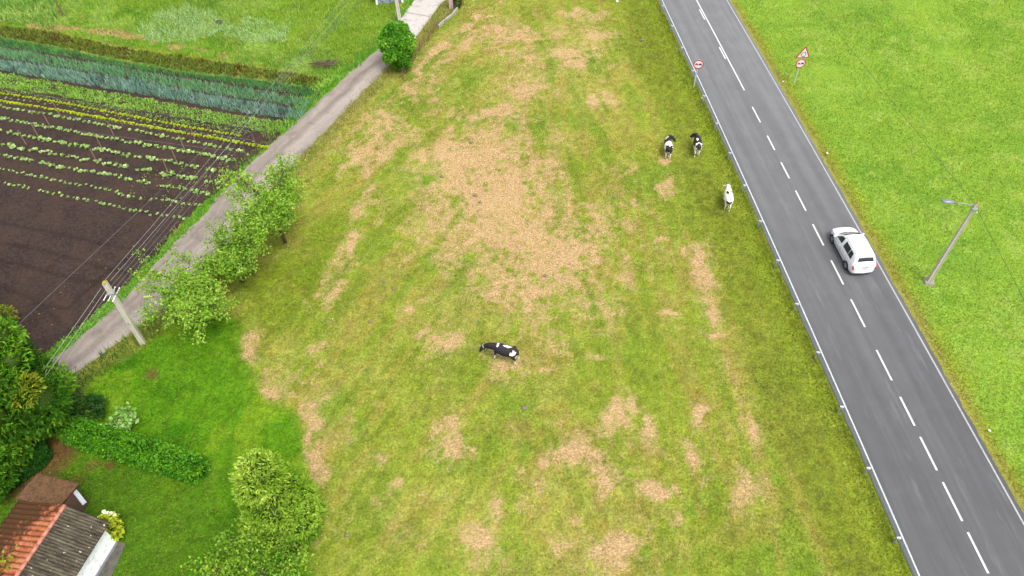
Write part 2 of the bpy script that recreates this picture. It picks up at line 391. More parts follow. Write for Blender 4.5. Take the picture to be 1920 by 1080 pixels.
def surface(x, y):
    """true colour of the turf at (x, y) and how much dead straw lies on it"""
    N = len(x)
    n1 = fbm(x, y, 9.0, 1, 4); n2 = fbm(x, y, 2.2, 2, 4); n3 = fbm(x, y, 0.6, 3, 3); n4 = fbm(x, y, 3.5, 4, 4)
    c = np.tile(D(152, 170, 56), (N, 1))
    c = mixa(c, D(174, 178, 80), sst(.42, .68, n1 * .5 + n2 * .5))
    c = mixa(c, D(132, 164, 50), sst(.50, .74, n4) * .85)
    c = mixa(c, D(168, 152, 74), sst(.50, .75, fbm(x, y, 1.6, 9, 4)) * .55)
    rc = road_c(y)
    st = streaks(x, y)
    c = mixa(c, D(124, 148, 44), sst(.52, .68, st) * .5); c = mixa(c, D(172, 156, 78), sst(.50, .34, st) * .5)
    dry = dryness(x, y) * (1 - sst(-9.5, -6.5, x - rc + (n1 - .5) * 4) * .75)
    # trampled olive strip along the crash barrier, then rank yellow-green grass right under it
    q = x - rc
    m = sst(-9.2, -7.6, q + (n1 - .5) * 3.5) * (1 - sst(-5.6, -4.9, q + (n2 - .5) * 1.2))
    c = mixa(c, D(134, 150, 46), m * .8)
    c = mixa(c, D(98, 96, 46), m * sst(.5, .72, fbm(x, y, .45, 71, 4, .75)) * .5)
    m = sst(-6.0, -5.1, q + (n2 - .5) * 1.6) * (q < 0)
    c = mixa(c, D(142, 162, 46), m * .8)
    # field across the road
    m = (q > 0).astype(float)
    cr = np.tile(D(152, 190, 66), (N, 1))
    cr = mixa(cr, D(122, 172, 54), sst(.40, .70, fbm(x, y, 3.2, 81, 5, .65)) * .6)
    cr = mixa(cr, D(170, 198, 86), sst(.52, .72, fbm(x, y, 1.5, 85, 4, .65)) * .7)
    cr = mixa(cr, D(124, 164, 58), sst(.5, .7, fbm(x, y, 12, 88, 3)) * .35)
    e = 1 - sst(3.9, 5.3, q + (n2 - .5) * 1.5)
    cr = mixa(cr, D(164, 176, 58), e * .7)
    e = 1 - sst(3.75, 4.35, q + (n3 - .5) * .7 + (n2 - .5) * .5)
    cr = mixa(cr, D(168, 148, 84), e * .55)
    c = mixa(c, cr, m)
    dry = dry * (1 - m)
    # lawn by the house
    m = soft(x, y, lawn, .5, 1.4)
    cl = np.tile(D(98, 152, 22), (N, 1))
    cl = mixa(cl, D(128, 168, 34), sst(.5, .7, n2)); cl = mixa(cl, D(70, 130, 14), sst(.52, .72, n4))
    cl = mixa(cl, D(84, 126, 24), soft(x, y, lawn_dark, 1.5, 2.0))
    c = mixa(c, cl, m); dry = dry * (1 - m * .93)
    # ranker, yellower ground under the fruit trees
    m = soft(x, y, GP([(430, 500), (560, 480), (640, 400), (560, 640), (470, 620)]), 1.5, 1.5)
    c = mixa(c, D(128, 148, 35), m * .6)
    # earth under the big conifer, bare spots by the shed
    for u, v, r, a in ((110, 838, 1.0, .9), (170, 875, .35, .5), (205, 873, .25, .8), (20, 850, 2.0, .9), (60, 905, 1.4, .7), (140, 905, .6, .4), (285, 700, .25, .6), (120, 860, .8, .6)):
        p = G(u, v); dd = np.hypot(x - p[0], (y - p[1])) + (n2 - .5) * 1.2
        c = mixa(c, D(128, 88, 58), a * (1 - sst(r * .5, r * 1.3, dd)))
    # land beyond the lane: tall grass
    m = soft(x, y, tallfield, .5, .8)
    ct = np.tile(D(132, 170, 45), (N, 1)); ct = mixa(ct, D(150, 185, 80), sst(.45, .7, n4)); ct = mixa(ct, D(92, 145, 40), sst(.5, .7, n2) * .8)
    c = mixa(c, ct, m); dry = dry * (1 - m)
    # worn footpath along the top of the vegetable plot
    pth = GP([(-40, 30), (60, 45), (140, 50), (165, 12), (180, -20)]); pth2 = GP([(140, 52), (190, 62), (260, 70), (330, 86), (420, 100)])
    d = np.minimum(line_d(x, y, pth), line_d(x, y, pth2)) + (n2 - .5) * 1.2
    c = mixa(c, D(120, 175, 40), (1 - sst(.4, 1.1, d)) * .8)
    c = mixa(c, D(205, 165, 120), (1 - sst(.1, .45, d + (fbm(x, y, 1.3, 90) - .45) * 2.2)) * .9)
    # lane verges
    dl = poly_sd(x, y, lane_poly)
    m = (1 - sst(.7, 1.8, dl + (n2 - .5))) * (dl > -.3)
    side = x - np.interp(y, laneRr[:, 1], laneRr[:, 0])
    m = m * (side > -1)
    c = mixa(c, D(160, 158, 78), m * .7); dry = np.clip(dry * (1 - m * .3), 0, 1)
    m = (1 - sst(.6, 1.5, dl + (n2 - .5))) * (side < -1)
    c = mixa(c, D(105, 165, 45), m * .9); dry = dry * (1 - m)
    f = np.clip(1 + (fbm(x, y, .40, 33, 3, .8) - .5) * np.where(x > rc, .35, .8), .5, 1.55); c = c * f[:, None] * np.c_[.95 + .1 * n3, np.ones(N), 1.15 - .3 * n3]
    return c, dry

# ------------------------------------------------------------------ the ground sheet
STEP = 0.16
xs = np.r_[-2500, -900, -300, -120, np.arange(-62, 62.01, STEP), 120, 300, 900, 2500]
ys = np.r_[-2500, -600, -100, -20, np.arange(8, 84.01, STEP), 120, 220, 600, 1500, 3500]
gx, gy = np.meshgrid(xs, ys); nx, ny = len(xs), len(ys)
X, Y = gx.ravel(), gy.ravel()
colr, dry = surface(X, Y)
Z = (fbm(X, Y, 6.0, 12, 3) - .5) * 0.16
dd = np.minimum(np.abs(X - road_c(Y) ) - 4.3, np.minimum(poly_sd(X, Y, lane_poly), poly_sd(X, Y, soil_poly)))
Z = Z * sst(0.2, 1.8, dd) - 0.01
idx = np.arange(nx * ny).reshape(ny, nx)
F = np.c_[idx[:-1, :-1].ravel(), idx[:-1, 1:].ravel(), idx[1:, 1:].ravel(), idx[1:, :-1].ravel()]
gme = mesh_np('ground', np.c_[X, Y, Z], F, colr, smooth=True, extra={'Dry': dry})

def turf_mat():
    m, nt, bs = new_mat('turf')
    L = nt.links
    a = nt.nodes.new('ShaderNodeAttribute'); a.attribute_name = 'Col'
    d = nt.nodes.new('ShaderNodeAttribute'); d.attribute_name = 'Dry'
    p = geo_pos(nt)
    fine = noise_node(nt, 7.0, 6, 0.75, p, 0.3)
    mid = noise_node(nt, 2.2, 5, 0.7, p, 0.5)
    base = mixc(nt, 1.0, a.outputs['Color'], maprange(nt, fine.outputs['Fac'], .34, .66, .55, 1.4), 'MULTIPLY')
    base = mixc(nt, 1.0, base, maprange(nt, mid.outputs['Fac'], .3, .7, .88, 1.12), 'MULTIPLY')
    # yellowish and deep green single tufts
    sp = noise_node(nt, 11.0, 3, 0.6, p, 0.8)
    base = mixc(nt, maprange(nt, sp.outputs['Fac'], .56, .68, 0, .5), base, D(178, 176, 92))
    sp2 = noise_node(nt, 9.0, 3, 0.6, geo_pos(nt, 1.3, 1, 1, 1.0), 0.8)
    base = mixc(nt, maprange(nt, sp2.outputs['Fac'], .58, .70, 0, .55), base, D(96, 128, 30))
    # straw: lying dead stalks, two streak directions
    s1 = noise_node(nt, 6.0, 5, 0.75, geo_pos(nt, 1.0, 3.2, 1, .5), 1.2)
    s2 = noise_node(nt, 6.0, 5, 0.75, geo_pos(nt, 3.0, 1.0, 1, -.4), 1.2)
    straw = mixc(nt, maprange(nt, s1.outputs['Fac'], .38, .62), D(244, 216, 164), D(186, 146, 94))
    straw = mixc(nt, maprange(nt, s2.outputs['Fac'], .5, .7, 0, .6), straw, D(216, 178, 122))
    cov = mathn(nt, 'ADD', d.outputs['Fac'], mathn(nt, 'MULTIPLY', mathn(nt, 'SUBTRACT', s2.outputs['Fac'], 0.5), 1.1))
    cov = mathn(nt, 'ADD', cov, mathn(nt, 'MULTIPLY', mathn(nt, 'SUBTRACT', mid.outputs['Fac'], 0.5), 0.9))
    straw = mixc(nt, 1.0, straw, maprange(nt, fine.outputs['Fac'], .34, .6, .62, 1.15), 'MULTIPLY')
    cov = maprange(nt, cov, .20, .76)
    L.new(mixc(nt, cov, base, straw), bs.inputs['Base Color'])
    bs.inputs['Roughness'].default_value = 0.95; bs.inputs['Specular IOR Level'].default_value = 0.05
    h = mathn(nt, 'ADD', fine.outputs['Fac'], mathn(nt, 'MULTIPLY', sp.outputs['Fac'], 0.6))
    bump(nt, bs, h, 0.9, 0.09)
    return m
ground = link('ground', gme, turf_mat()); tag(ground, 'grass meadow with straw coloured dead patches', kind='structure')

# ------------------------------------------------------------------ strips: road, lane, soil
def strip(name, Lp, Rp, nxc, z, mat, crown=0.0):
    n = len(Lp); t = np.linspace(0, 1, nxc)
    V = Lp[:, None, :] * (1 - t)[None, :, None] + Rp[:, None, :] * t[None, :, None]
    s = np.r_[0, np.cumsum(np.linalg.norm(np.diff((Lp + Rp) / 2, axis=0), axis=1))]
    wid = np.linalg.norm(Rp - Lp, axis=1)
    zz = z + crown * (1 - (2 * t - 1) ** 2)[None, :] * np.ones((n, 1))
    P = np.c_[V.reshape(-1, 2), zz.ravel()]
    uv = np.c_[(t[None, :] * wid[:, None]).ravel(), np.repeat(s, nxc)]
    i = np.arange(n * nxc).reshape(n, nxc)
    F = np.c_[i[:-1, :-1].ravel(), i[:-1, 1:].ravel(), i[1:, 1:].ravel(), i[1:, :-1].ravel()]
    return link(name, mesh_np(name, P, F, uv=uv, smooth=True), mat)

def uvn(nt, sx=1, sy=1):
    t = nt.nodes.new('ShaderNodeUVMap'); t.uv_map = 'UVMap'
    m = nt.nodes.new('ShaderNodeMapping'); m.inputs['Scale'].default_value = (sx, sy, 1)
    nt.links.new(t.outputs[0], m.inputs[0]); return m.outputs[0]

ry = np.r_[np.arange(-60, 5, 5.0), np.arange(5, 85, .25), np.arange(85, 300, 6.0)]
jl = (fbm(ry, ry * 0 + 3, .9, 200, 4, .6) - .5) * .14; jr = (fbm(ry, ry * 0 + 9, .8, 210, 4, .6) - .5) * .2
def asphalt_mat():
    m, nt, bs = new_mat('asphalt')
    st = noise_node(nt, 1.0, 6, 0.62, uvn(nt, 1.5, .03), 0.0)      # wheel track streaks
    st2 = noise_node(nt, 1.0, 5, 0.6, uvn(nt, 4.0, .12))
    gr = noise_node(nt, 40.0, 4, 0.8, geo_pos(nt))
    bl = noise_node(nt, 0.5, 5, 0.65, geo_pos(nt), 0.5)
    f = maprange(nt, st.outputs['Fac'], .35, .65, 0, 1)
    c = mixc(nt, f, D(116, 117, 119), D(128, 129, 131))
    c = mixc(nt, 1.0, c, maprange(nt, st2.outputs['Fac'], .3, .7, .94, 1.06), 'MULTIPLY')
    c = mixc(nt, 1.0, c, maprange(nt, bl.outputs['Fac'], .3, .7, .92, 1.07), 'MULTIPLY')
    # darker towards the near end, lighter towards the far end
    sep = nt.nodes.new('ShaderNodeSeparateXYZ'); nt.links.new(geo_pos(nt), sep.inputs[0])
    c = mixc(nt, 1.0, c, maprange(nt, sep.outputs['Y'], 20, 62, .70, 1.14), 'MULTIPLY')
    c = mixc(nt, 1.0, c, maprange(nt, gr.outputs['Fac'], .3, .7, .88, 1.12), 'MULTIPLY')
    pt = noise_node(nt, 1.0, 4, .6, uvn(nt, 1.6, .22), .1)
    c = mixc(nt, maprange(nt, pt.outputs['Fac'], .58, .70, 0, .22), c, D(162, 162, 166))
    nt.links.new(c, bs.inputs['Base Color']); bs.inputs['Roughness'].default_value = 0.85
    bs.inputs['Specular IOR Level'].default_value = 0.25
    bump(nt, bs, gr.outputs['Fac'], .4, .004)
    return m
rc_ = road_c(ry)
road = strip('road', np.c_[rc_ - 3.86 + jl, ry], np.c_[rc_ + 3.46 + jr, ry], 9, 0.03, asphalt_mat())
tag(road, 'grey two lane asphalt road with white centre dashes', kind='structure')

def flat_strip(mb, c0, c1, w, off, z=0.04):
    """painted band from y=c0 to y=c1 at lateral offset off from the centre line"""
    yy = np.linspace(c0, c1, max(2, int(abs(c1 - c0) / 1.0) + 2))
    cc = road_c(yy) + off; b = []
    for x, y in zip(cc, yy): b += [(x - w / 2, y, z), (x + w / 2, y, z)]
    mb.add(b, [(2 * i, 2 * i + 1, 2 * i + 3, 2 * i + 2) for i in range(len(yy) - 1)])
line_mat = simple('road_paint', D(240, 240, 240), 0.7, var=.06, scale=10, spec=.2, grime=D(165, 165, 165), gamt=.45, gscale=7)
line_worn = simple('edge_paint', D(195, 196, 200), 0.7, var=.08, scale=10, spec=.2, grime=D(140, 140, 142), gamt=.8, gscale=6)
dashes = [((1414,201),(1428,230)),((1440,255),(1451,282)),((1463,305),(1476,335)),((1488,358),(1504,396)),((1519,421),(1537,461)),((1551,489),(1571,534)),((1585,562),(1609,614)),((1630,657),(1657,714)),((1671,745),(1696,799)),((1705,820),(1733,883)),((1744,905),(1777,978)),((1787,999),(1824,1076))]
mb = MB()
for a, b in dashes: flat_strip(mb, G(*a)[1], G(*b)[1], .12, 0)
for k in range(8): flat_strip(mb, 11.2 - k * 3.4, 9.1 - k * 3.4, .12, 0)
flat_strip(mb, G(1399, 170)[1], 130, .12, .06)
for a, b in (((1322,18),(1333,37)),((1357,89),(1369,111))): flat_strip(mb, G(*a)[1], G(*b)[1], .12, -.16)
for k in range(9): flat_strip(mb, 79 + k * 5, 81.2 + k * 5, .12, -.16)
o = mb.build('centre_line', line_mat, road)
mb = MB(); flat_strip(mb, -55, 290, .10, 3.17); mb.build('edge_line', line_worn, road)

def lane_mat():
    m, nt, bs = new_mat('lane_surface')
    p = geo_pos(nt)
    st = noise_node(nt, 1.0, 6, 0.65, uvn(nt, 1.3, .12), 0.2)
    fi = noise_node(nt, 9, 5, 0.7, p); bl = noise_node(nt, .6, 5, .65, p, .6)
    c = mixc(nt, maprange(nt, st.outputs['Fac'], .32, .68), D(144, 132, 124), D(184, 172, 160))
    c = mixc(nt, maprange(nt, bl.outputs['Fac'], .5, .7, 0, .55), c, D(118, 106, 104))
    # pale gravel on the field side of the far stretch, the right wheel track
    u = nt.nodes.new('ShaderNodeSeparateXYZ'); nt.links.new(uvn(nt), u.inputs[0])
    tr = nt.nodes.new('ShaderNodeMath'); tr.operation = 'COMPARE'
    w = maprange(nt, mathn(nt, 'ABSOLUTE', mathn(nt, 'SUBTRACT', u.outputs['X'], 2.1)), .3, .9, 1, 0)
    w = mathn(nt, 'MULTIPLY', w, maprange(nt, fi.outputs['Fac'], .3, .6, .4, 1))
    c = mixc(nt, mathn(nt, 'MULTIPLY', w, .6), c, D(194, 184, 174))
    w2 = maprange(nt, mathn(nt, 'ABSOLUTE', mathn(nt, 'SUBTRACT', u.outputs['X'], 1.35)), .1, .45, 1, 0)
    c = mixc(nt, mathn(nt, 'MULTIPLY', w2, .3), c, D(118, 108, 102))
    nt.nodes.remove(tr)
    c = mixc(nt, 1.0, c, maprange(nt, fi.outputs['Fac'], .3, .7, .88, 1.12), 'MULTIPLY')
    nt.links.new(c, bs.inputs['Base Color']); bs.inputs['Roughness'].default_value = .92; bs.inputs['Specular IOR Level'].default_value = .1
    bump(nt, bs, fi.outputs['Fac'], .5, .02)
    return m
k = laneLr[:, 1] < 66.5
jit = lambda pl, seed, a: pl + np.c_[(fbm(pl[:, 0], pl[:, 1], .8, seed, 4, .6) - .5) * a, np.zeros(len(pl))]
path = strip('path', jit(laneLr, 300, .7)[k], jit(laneRr, 310, .7)[k], 9, 0.02, lane_mat())
tag(path, 'narrow grey farm lane between vegetable plot and meadow', kind='structure')
conc = simple('old_concrete', D(212, 205, 198), .85, var=.1, scale=2, spec=.2, grime=D(160, 150, 140), gamt=.8, gscale=.9)
k2 = laneLr[:, 1] >= 65.6
n2_ = k2.sum(); nj = 0
Ls, Rs = laneLr[k2], laneRr[-n2_:]
cut = int(np.argmin(np.abs(Ls[:, 1] - 71.2)))
drive = strip('driveway', Ls[:cut + 1], Rs[:cut + 1], 4, 0.034, conc)
tag(drive, 'pale concrete slab where the lane reaches the gate', kind='structure')
drive2 = strip('driveway', Ls[cut:] + [0.0, 0.07], Rs[cut:] + [0.0, 0.07], 4, 0.036, conc)
tag(drive2, 'second concrete slab beyond the expansion joint', kind='structure')

def soil_mat():
    m, nt, bs = new_mat('soil')
    p = geo_pos(nt)
    cl = noise_node(nt, 5, 8, 0.78, p, .3); bl = noise_node(nt, .35, 5, .6, p, .5)
    c = mixc(nt, maprange(nt, cl.outputs['Fac'], .3, .7), D(34, 27, 25), D(92, 77, 71))
    c = mixc(nt, maprange(nt, bl.outputs['Fac'], .42, .68, 0, .5), c, D(92, 74, 62))
    gr = nt.nodes.new('ShaderNodeAttribute'); gr.attribute_name = 'Dry'
    c = mixc(nt, gr.outputs['Fac'], c, D(44, 35, 32))
    nt.links.new(c, bs.inputs['Base Color']); bs.inputs['Roughness'].default_value = .95; bs.inputs['Specular IOR Level'].default_value = .08
    bump(nt, bs, cl.outputs['Fac'], .9, .06)
    return m
# soil grid clipped to its polygon, with shallow furrows running with the rows
rdir = (G(480, 246) - G(0, 166)); rdir /= np.linalg.norm(rdir); rnrm = np.array([-rdir[1], rdir[0]])
sx = np.arange(-78, -14, .2); sy = np.arange(14, 76, .2); ax, ay = np.meshgrid(sx, sy)
ins = soft(ax.ravel(), ay.ravel(), soil_poly, .01, .5, .8, 400) > .5
ins = ins.reshape(ax.shape); fidx = np.argwhere(ins[:-1, :-1] & ins[1:, :-1] & ins[:-1, 1:] & ins[1:, 1:])
FURROWS = [GP(q) for q in ([(-100, 398), (0, 418), (100, 437), (200, 460), (300, 478)], [(-100, 435), (0, 455), (100, 475), (200, 506), (240, 512)], [(-60, 480), (30, 495), (140, 525), (220, 532)], [(60, 570), (130, 580), (190, 520), (260, 470)], [(-50, 520), (60, 560), (120, 610)])]
fx_, fy_ = ax.ravel(), ay.ravel()
fw = np.zeros(fx_.shape)
for q in FURROWS:
    fw = np.maximum(fw, np.exp(-((line_d(fx_ + (fbm(fx_, fy_, 1.5, 410) - .5) * .6, fy_, q)) / .16) ** 2) * (.4 + .8 * fbm(fx_, fy_, 1.2, 420)))
sz = .065 + (fbm(fx_, fy_, .5, 430, 3) - .5) * .07 - fw * .03
W = ax.shape[1]; a0 = fidx[:, 0] * W + fidx[:, 1]
F = np.c_[a0, a0 + 1, a0 + W + 1, a0 + W]
used, inv = np.unique(F.ravel(), return_inverse=True)
soil = link('soil', mesh_np('soil', np.c_[fx_, fy_, sz][used], inv.reshape(F.shape), smooth=True, extra={'Dry': np.clip(fw * .55, 0, 1)[used]}), soil_mat())
tag(soil, 'bare dark brown tilled soil of the vegetable plot', kind='structure')

# ------------------------------------------------------------------ blades of grass (stuff)
def blades(name, x, y, h, w, lean, colr, z0=0.0, label=None, mat=None, cat='grass', kind='stuff'):
    n = len(x); a = rng.uniform(0, 2 * np.pi, n); b = rng.uniform(0, 2 * np.pi, n)
    h = h * rng.uniform(.6, 1.25, n); l = lean * h * rng.uniform(.3, 1.3, n)
    dx, dy = np.cos(a) * w / 2, np.sin(a) * w / 2
    tx, ty = np.cos(b) * l, np.sin(b) * l
    hz = np.sqrt(np.maximum(h * h - l * l, (.25 * h) ** 2))
    V = np.empty((n, 3, 3), np.float32)
    V[:, 0] = np.c_[x - dx, y - dy, z0 + 0 * x]; V[:, 1] = np.c_[x + dx, y + dy, z0 + 0 * x]; V[:, 2] = np.c_[x + tx, y + ty, z0 + hz]
    C = np.repeat(colr[:, None, :], 3, axis=1).astype(np.float32)
    C[:, 2] *= 1.12
    me = mesh_np(name, V.reshape(-1, 3), np.arange(3 * n).reshape(n, 3), C.reshape(-1, 3))
    return tag(link(name, me, mat or M['grass_blade']), label, cat, None, kind)

def scatter(n, x0, x1, y0, y1): return rng.uniform(x0, x1, n), rng.uniform(y0, y1, n)
def in_view(x, y, m=2.5):
    half = 26 + (y - 13.5) * (53.5 - 26) / (73 - 13.5)
    return np.abs(x) < half + m

x, y = scatter(800000, -56, 56, 11.5, 77)
dens = np.clip(1.25 - (y - 12) / 110, .5, 1)
k = in_view(x, y) & (rng.random(len(x)) < dens)
x, y = x[k], y[k]; q = x - road_c(y)
k = ((q < -4.1) | (q > 3.75)) & (poly_sd(x, y, lane_poly) > .05) & (poly_sd(x, y, soil_poly) > -.05)
x, y = x[k], y[k]
c, dr = surface(x, y)
r = rng.random(len(x)); straw = r < np.clip((dr - .28) * 2.6, 0, .93)
cl_ = np.clip(1 + (fbm(x, y, .30, 35, 3, .8) - .5) * 2.2, .45, 1.5)
c[straw] = np.where(rng.random((straw.sum(), 1)) < .5, D(238, 210, 158), D(196, 154, 104)) * cl_[straw][:, None]
c = c * rng.uniform(.55, 1.6, (len(x), 1)) * np.c_[rng.uniform(.9, 1.12, len(x)), np.ones(len(x)), rng.uniform(.8, 1.3, len(x))]
q = x - road_c(y)
hh = np.where(straw, .07, .10) + np.where((q > -5.3) & (q < 0), .07, 0) + np.where(q > 0, .05, 0)
blades('grass', x, y, hh, .035 + .0003 * y, .75, c, label='short grass and dead straw standing over the meadows and lawn')

KRANK = 1.45
def rank(poly, dens, h, w, lean, cols, label, name='tall_grass', warp=.6, z0=0.0, cat='grass', clumpy=.0, seed=500):
    lo, hi = poly.min(0) - .5, poly.max(0) + .5; n = int((hi[0] - lo[0]) * (hi[1] - lo[1]) * dens)
    x, y = scatter(n, lo[0], hi[0], lo[1], hi[1]); k = in_view(x, y); x, y = x[k], y[k]
    d = poly_sd(x, y, poly) + (fbm(x, y, .7, seed) - .5) * warp; k = d < 0; x, y = x[k], y[k]
    if clumpy: k = fbm(x, y, .8, seed + 3) > .5 - (1 - clumpy) * .3; x, y = x[k], y[k]
    n = fbm(x, y, 1.8, seed + 5, 4, .6) + rng.normal(0, .12, len(x))
    t = np.clip((n - .25) / .5, 0, .999) * (len(cols) - 1); i = t.astype(int); f = (t - i)[:, None]
    cc = np.array([D(*c) for c in cols]); c = cc[i] * (1 - f) + cc[np.minimum(i + 1, len(cols) - 1)] * f
    c = c * rng.uniform(.75, 1.3, (len(x), 1))
    hv = h * (.6 + .8 * fbm(x, y, 1.3, seed + 9))
    c = c * (KALB / KRANK)
    return blades(name, x, y, hv, w, lean, c, z0=z0, label=label, cat=cat)

def offset_band(pl, d0, d1, i0=0, i1=None):
    pl = pl[i0:i1]; t = np.gradient(pl, axis=0); t /= np.linalg.norm(t, axis=1)[:, None]; nn = np.c_[t[:, 1], -t[:, 0]]
    return np.vstack([pl + nn * d0, (pl + nn * d1)[::-1]])
# +d is to the right of the lane's direction of travel (away from camera), i.e. towards the meadow
rank(offset_band(laneRr, -.1, 1.0, 92), 75, .42, .04, .5, [(160, 148, 92), (184, 172, 112), (146, 158, 74), (124, 146, 62)], 'rank pale seeding grass between farm lane and meadow')
rank(GP([(500, 264), (536, 242), (600, 172), (640, 146), (610, 140), (585, 160), (556, 200), (520, 236), (488, 250)]), 120, .26, .09, .6, [(110, 170, 56), (140, 196, 72), (160, 206, 90)], 'green weeds closing the ends of the beds beside the farm lane', seed=530, z0=.03)
lowR = offset_band(laneRr, -.05, 1.5, 0, 105)
rank(lowR, 95, .5, .045, .45, [(62, 108, 34), (86, 136, 42), (118, 156, 54), (150, 168, 66), (96, 140, 60)], 'dark tall weeds below the utility pole', seed=520)
rank(offset_band(laneLr, -.85, .05, 0, 190), 90, .28, .06, .5, [(84, 150, 44), (112, 178, 60), (140, 196, 88), (158, 170, 76)], 'bright green weeds between soil and farm lane', seed=540, warp=.9)
rank(tallfield, 34, .45, .055, .6, [(94, 140, 46), (128, 168, 54), (164, 186, 84), (142, 172, 64), (180, 188, 104)], 'tall lush grass of the field behind the vegetable plot', seed=560)
lodged = [GP([(250, 55), (300, 25), (350, 12), (420, 30), (430, 60), (350, 80), (270, 78)]), GP([(430, 50), (480, 35), (540, 50), (535, 78), (470, 82), (430, 70)])]
for i, pl in enumerate(lodged):
    rank(pl, 70, .5, .06, .95, [(172, 206, 140), (186, 216, 160), (160, 200, 120)], ['pale lodged grass swirl left of the other one, past the potato row', 'pale lodged grass swirl nearer the farm lane'][i], seed=580 + 9 * i, warp=2.0)
rank(np.vstack([np.c_[road_c(np.arange(12, 76, 2.)) - 4.7, np.arange(12, 76, 2.)], np.c_[road_c(np.arange(12, 76, 2.)) - 3.95, np.arange(12, 76, 2.)][::-1]]), 60, .22, .04, .6, [(122, 138, 44), (142, 152, 56), (116, 136, 44), (140, 124, 70)], 'yellow green grass growing along the crash barrier', seed=600)
rank(np.vstack([np.c_[road_c(np.arange(12, 76, 2.)) + 3.7, np.arange(12, 76, 2.)], np.c_[road_c(np.arange(12, 76, 2.)) + 4.3, np.arange(12, 76, 2.)][::-1]]), 50, .10, .035, .8, [(168, 140, 84), (176, 152, 88), (145, 155, 58)], 'dry orange fringe of grass along the far road edge', seed=620)

# ------------------------------------------------------------------ leaves
def unit(v): return v / np.maximum(np.linalg.norm(v, axis=1), 1e-9)[:, None]
def leaf_cards(P, A, size, wid, colr, fold=.25, droop=.2):
    """folded kite leaves: P base (N,3), A axis (N,3); returns verts, faces, cols (two triangles each)"""
    n = len(P); A = unit(A); r = unit(rng.normal(size=(n, 3))); S = unit(np.cross(A, r)); N = np.cross(S, A)
    size = size * rng.uniform(.7, 1.3, n) if np.isscalar(size) else size
    L = size[:, None]; W = (size * wid)[:, None]
    tip = P + A * L - np.array([0, 0, 1.0]) * L * droop
    m = P + A * L * .5
    V = np.stack([P, m + S * W * .5 + N * W * fold, tip, m - S * W * .5 + N * W * fold], 1)
    F = np.arange(4 * n).reshape(n, 4)
    T = np.c_[F[:, [0, 1, 2]], F[:, [0, 2, 3]]].reshape(-1, 3)
    C = np.repeat(colr[:, None, :], 4, 1)
    return V.reshape(-1, 3), T, C.reshape(-1, 3)

def cols_pick(cols, n, t=None, jit=.15):
    cc = np.array([D(*c) for c in cols]); t = rng.random(n) if t is None else np.clip(t + rng.normal(0, .1, n), 0, .999)
    t = t * (len(cc) - 1); i = t.astype(int); f = (t - i)[:, None]
    return (cc[i] * (1 - f) + cc[np.minimum(i + 1, len(cc) - 1)] * f) * rng.uniform(1 - jit, 1 + jit, (n, 1)) * (KALB / KLEAF)

def leafy(name, P, A, size, wid, colr, mat, parent, **k):
    V, F, C = leaf_cards(P, A, size, wid, colr, **k)
    return link(name, mesh_np(name, V, F, C), mat, parent)

def branch_tree(trunk_h, spread, lean=(0, 0), n_limb=6, seed=1, rise=.55, r0=.13, sub=5, flat=.5):
    """returns list of (pts, radii) limbs and the (M,3) twig points leaves hang on"""
    rg = np.random.default_rng(seed); limbs = []; twigs = []
    top = np.array([lean[0], lean[1], trunk_h])
    mid = top * .5 + np.array([rg.normal(0, .12), rg.normal(0, .12), 0])
    limbs.append(([np.zeros(3), mid, top], [r0, r0 * .8, r0 * .65]))
    for i in range(n_limb):
        a = 2 * np.pi * (i + rg.uniform(-.3, .3)) / n_limb; L = spread * rg.uniform(.65, 1.05)
        st = top * rg.uniform(.7, 1.0)
        pts = [st]; d = np.array([math.cos(a), math.sin(a), rise * rg.uniform(.6, 1.7)]); d /= np.linalg.norm(d)
        for s in range(5):
            pts.append(pts[-1] + d * L / 5); d = d + rg.normal(0, .16, 3) + [0, 0, -.05]; d /= np.linalg.norm(d)
        limbs.append((pts, np.linspace(r0 * .5, .018, 6)))
        for s in range(1, 6):
            for j in range(sub):
                q = pts[s] + (pts[s] - pts[s - 1]) * rg.uniform(-1, 0)
                b = rg.normal(0, 1, 3); b[2] = abs(b[2]) * flat + .1; b /= np.linalg.norm(b); l2 = spread * rg.uniform(.15, .42)
                e = q + b * l2; m = (q + e) / 2 + rg.normal(0, .05, 3)
                limbs.append(([q, m, e], [.02, .013, .006]))
                for t in (.45, .75, 1.0): twigs.append(q + (e - q) * t + rg.normal(0, .05, 3))
    return limbs, np.array(twigs)

def limb_mesh(limbs, name, mat, parent):
    mb = MB()
    for pts, r in limbs: mb.tube([tuple(p) for p in pts], list(r), 6 if r[0] > .05 else 4)
    return mb.build(name, mat, parent, smooth=True)

def fruit_tree(name, label, loc, trunk_h, spread, seed, cols, lean=(0, 0), per=9, leaf=.18, n_limb=7, rise=.55, cl=.2, sub=5, r0=.13, group=None, cat='tree', trunk='trunk'):
    t = thing(name, label, cat, (loc[0], loc[1], 0), 0, group)
    limbs, tw = branch_tree(trunk_h, spread, lean, n_limb, seed, rise, r0, sub)
    limb_mesh(limbs, trunk, M['bark'], t)
    P = np.repeat(tw, per, 0) + rng.normal(0, cl, (len(tw) * per, 3)); P[:, 2] = np.maximum(P[:, 2], .3)
    A = rng.normal(size=P.shape) + [0, 0, .25]
    tone = np.repeat(rng.random(len(tw)), per)
    leafy('crown', P, A, leaf, .62, cols_pick(cols, len(P), tone), M['leaf'], t)
    return t

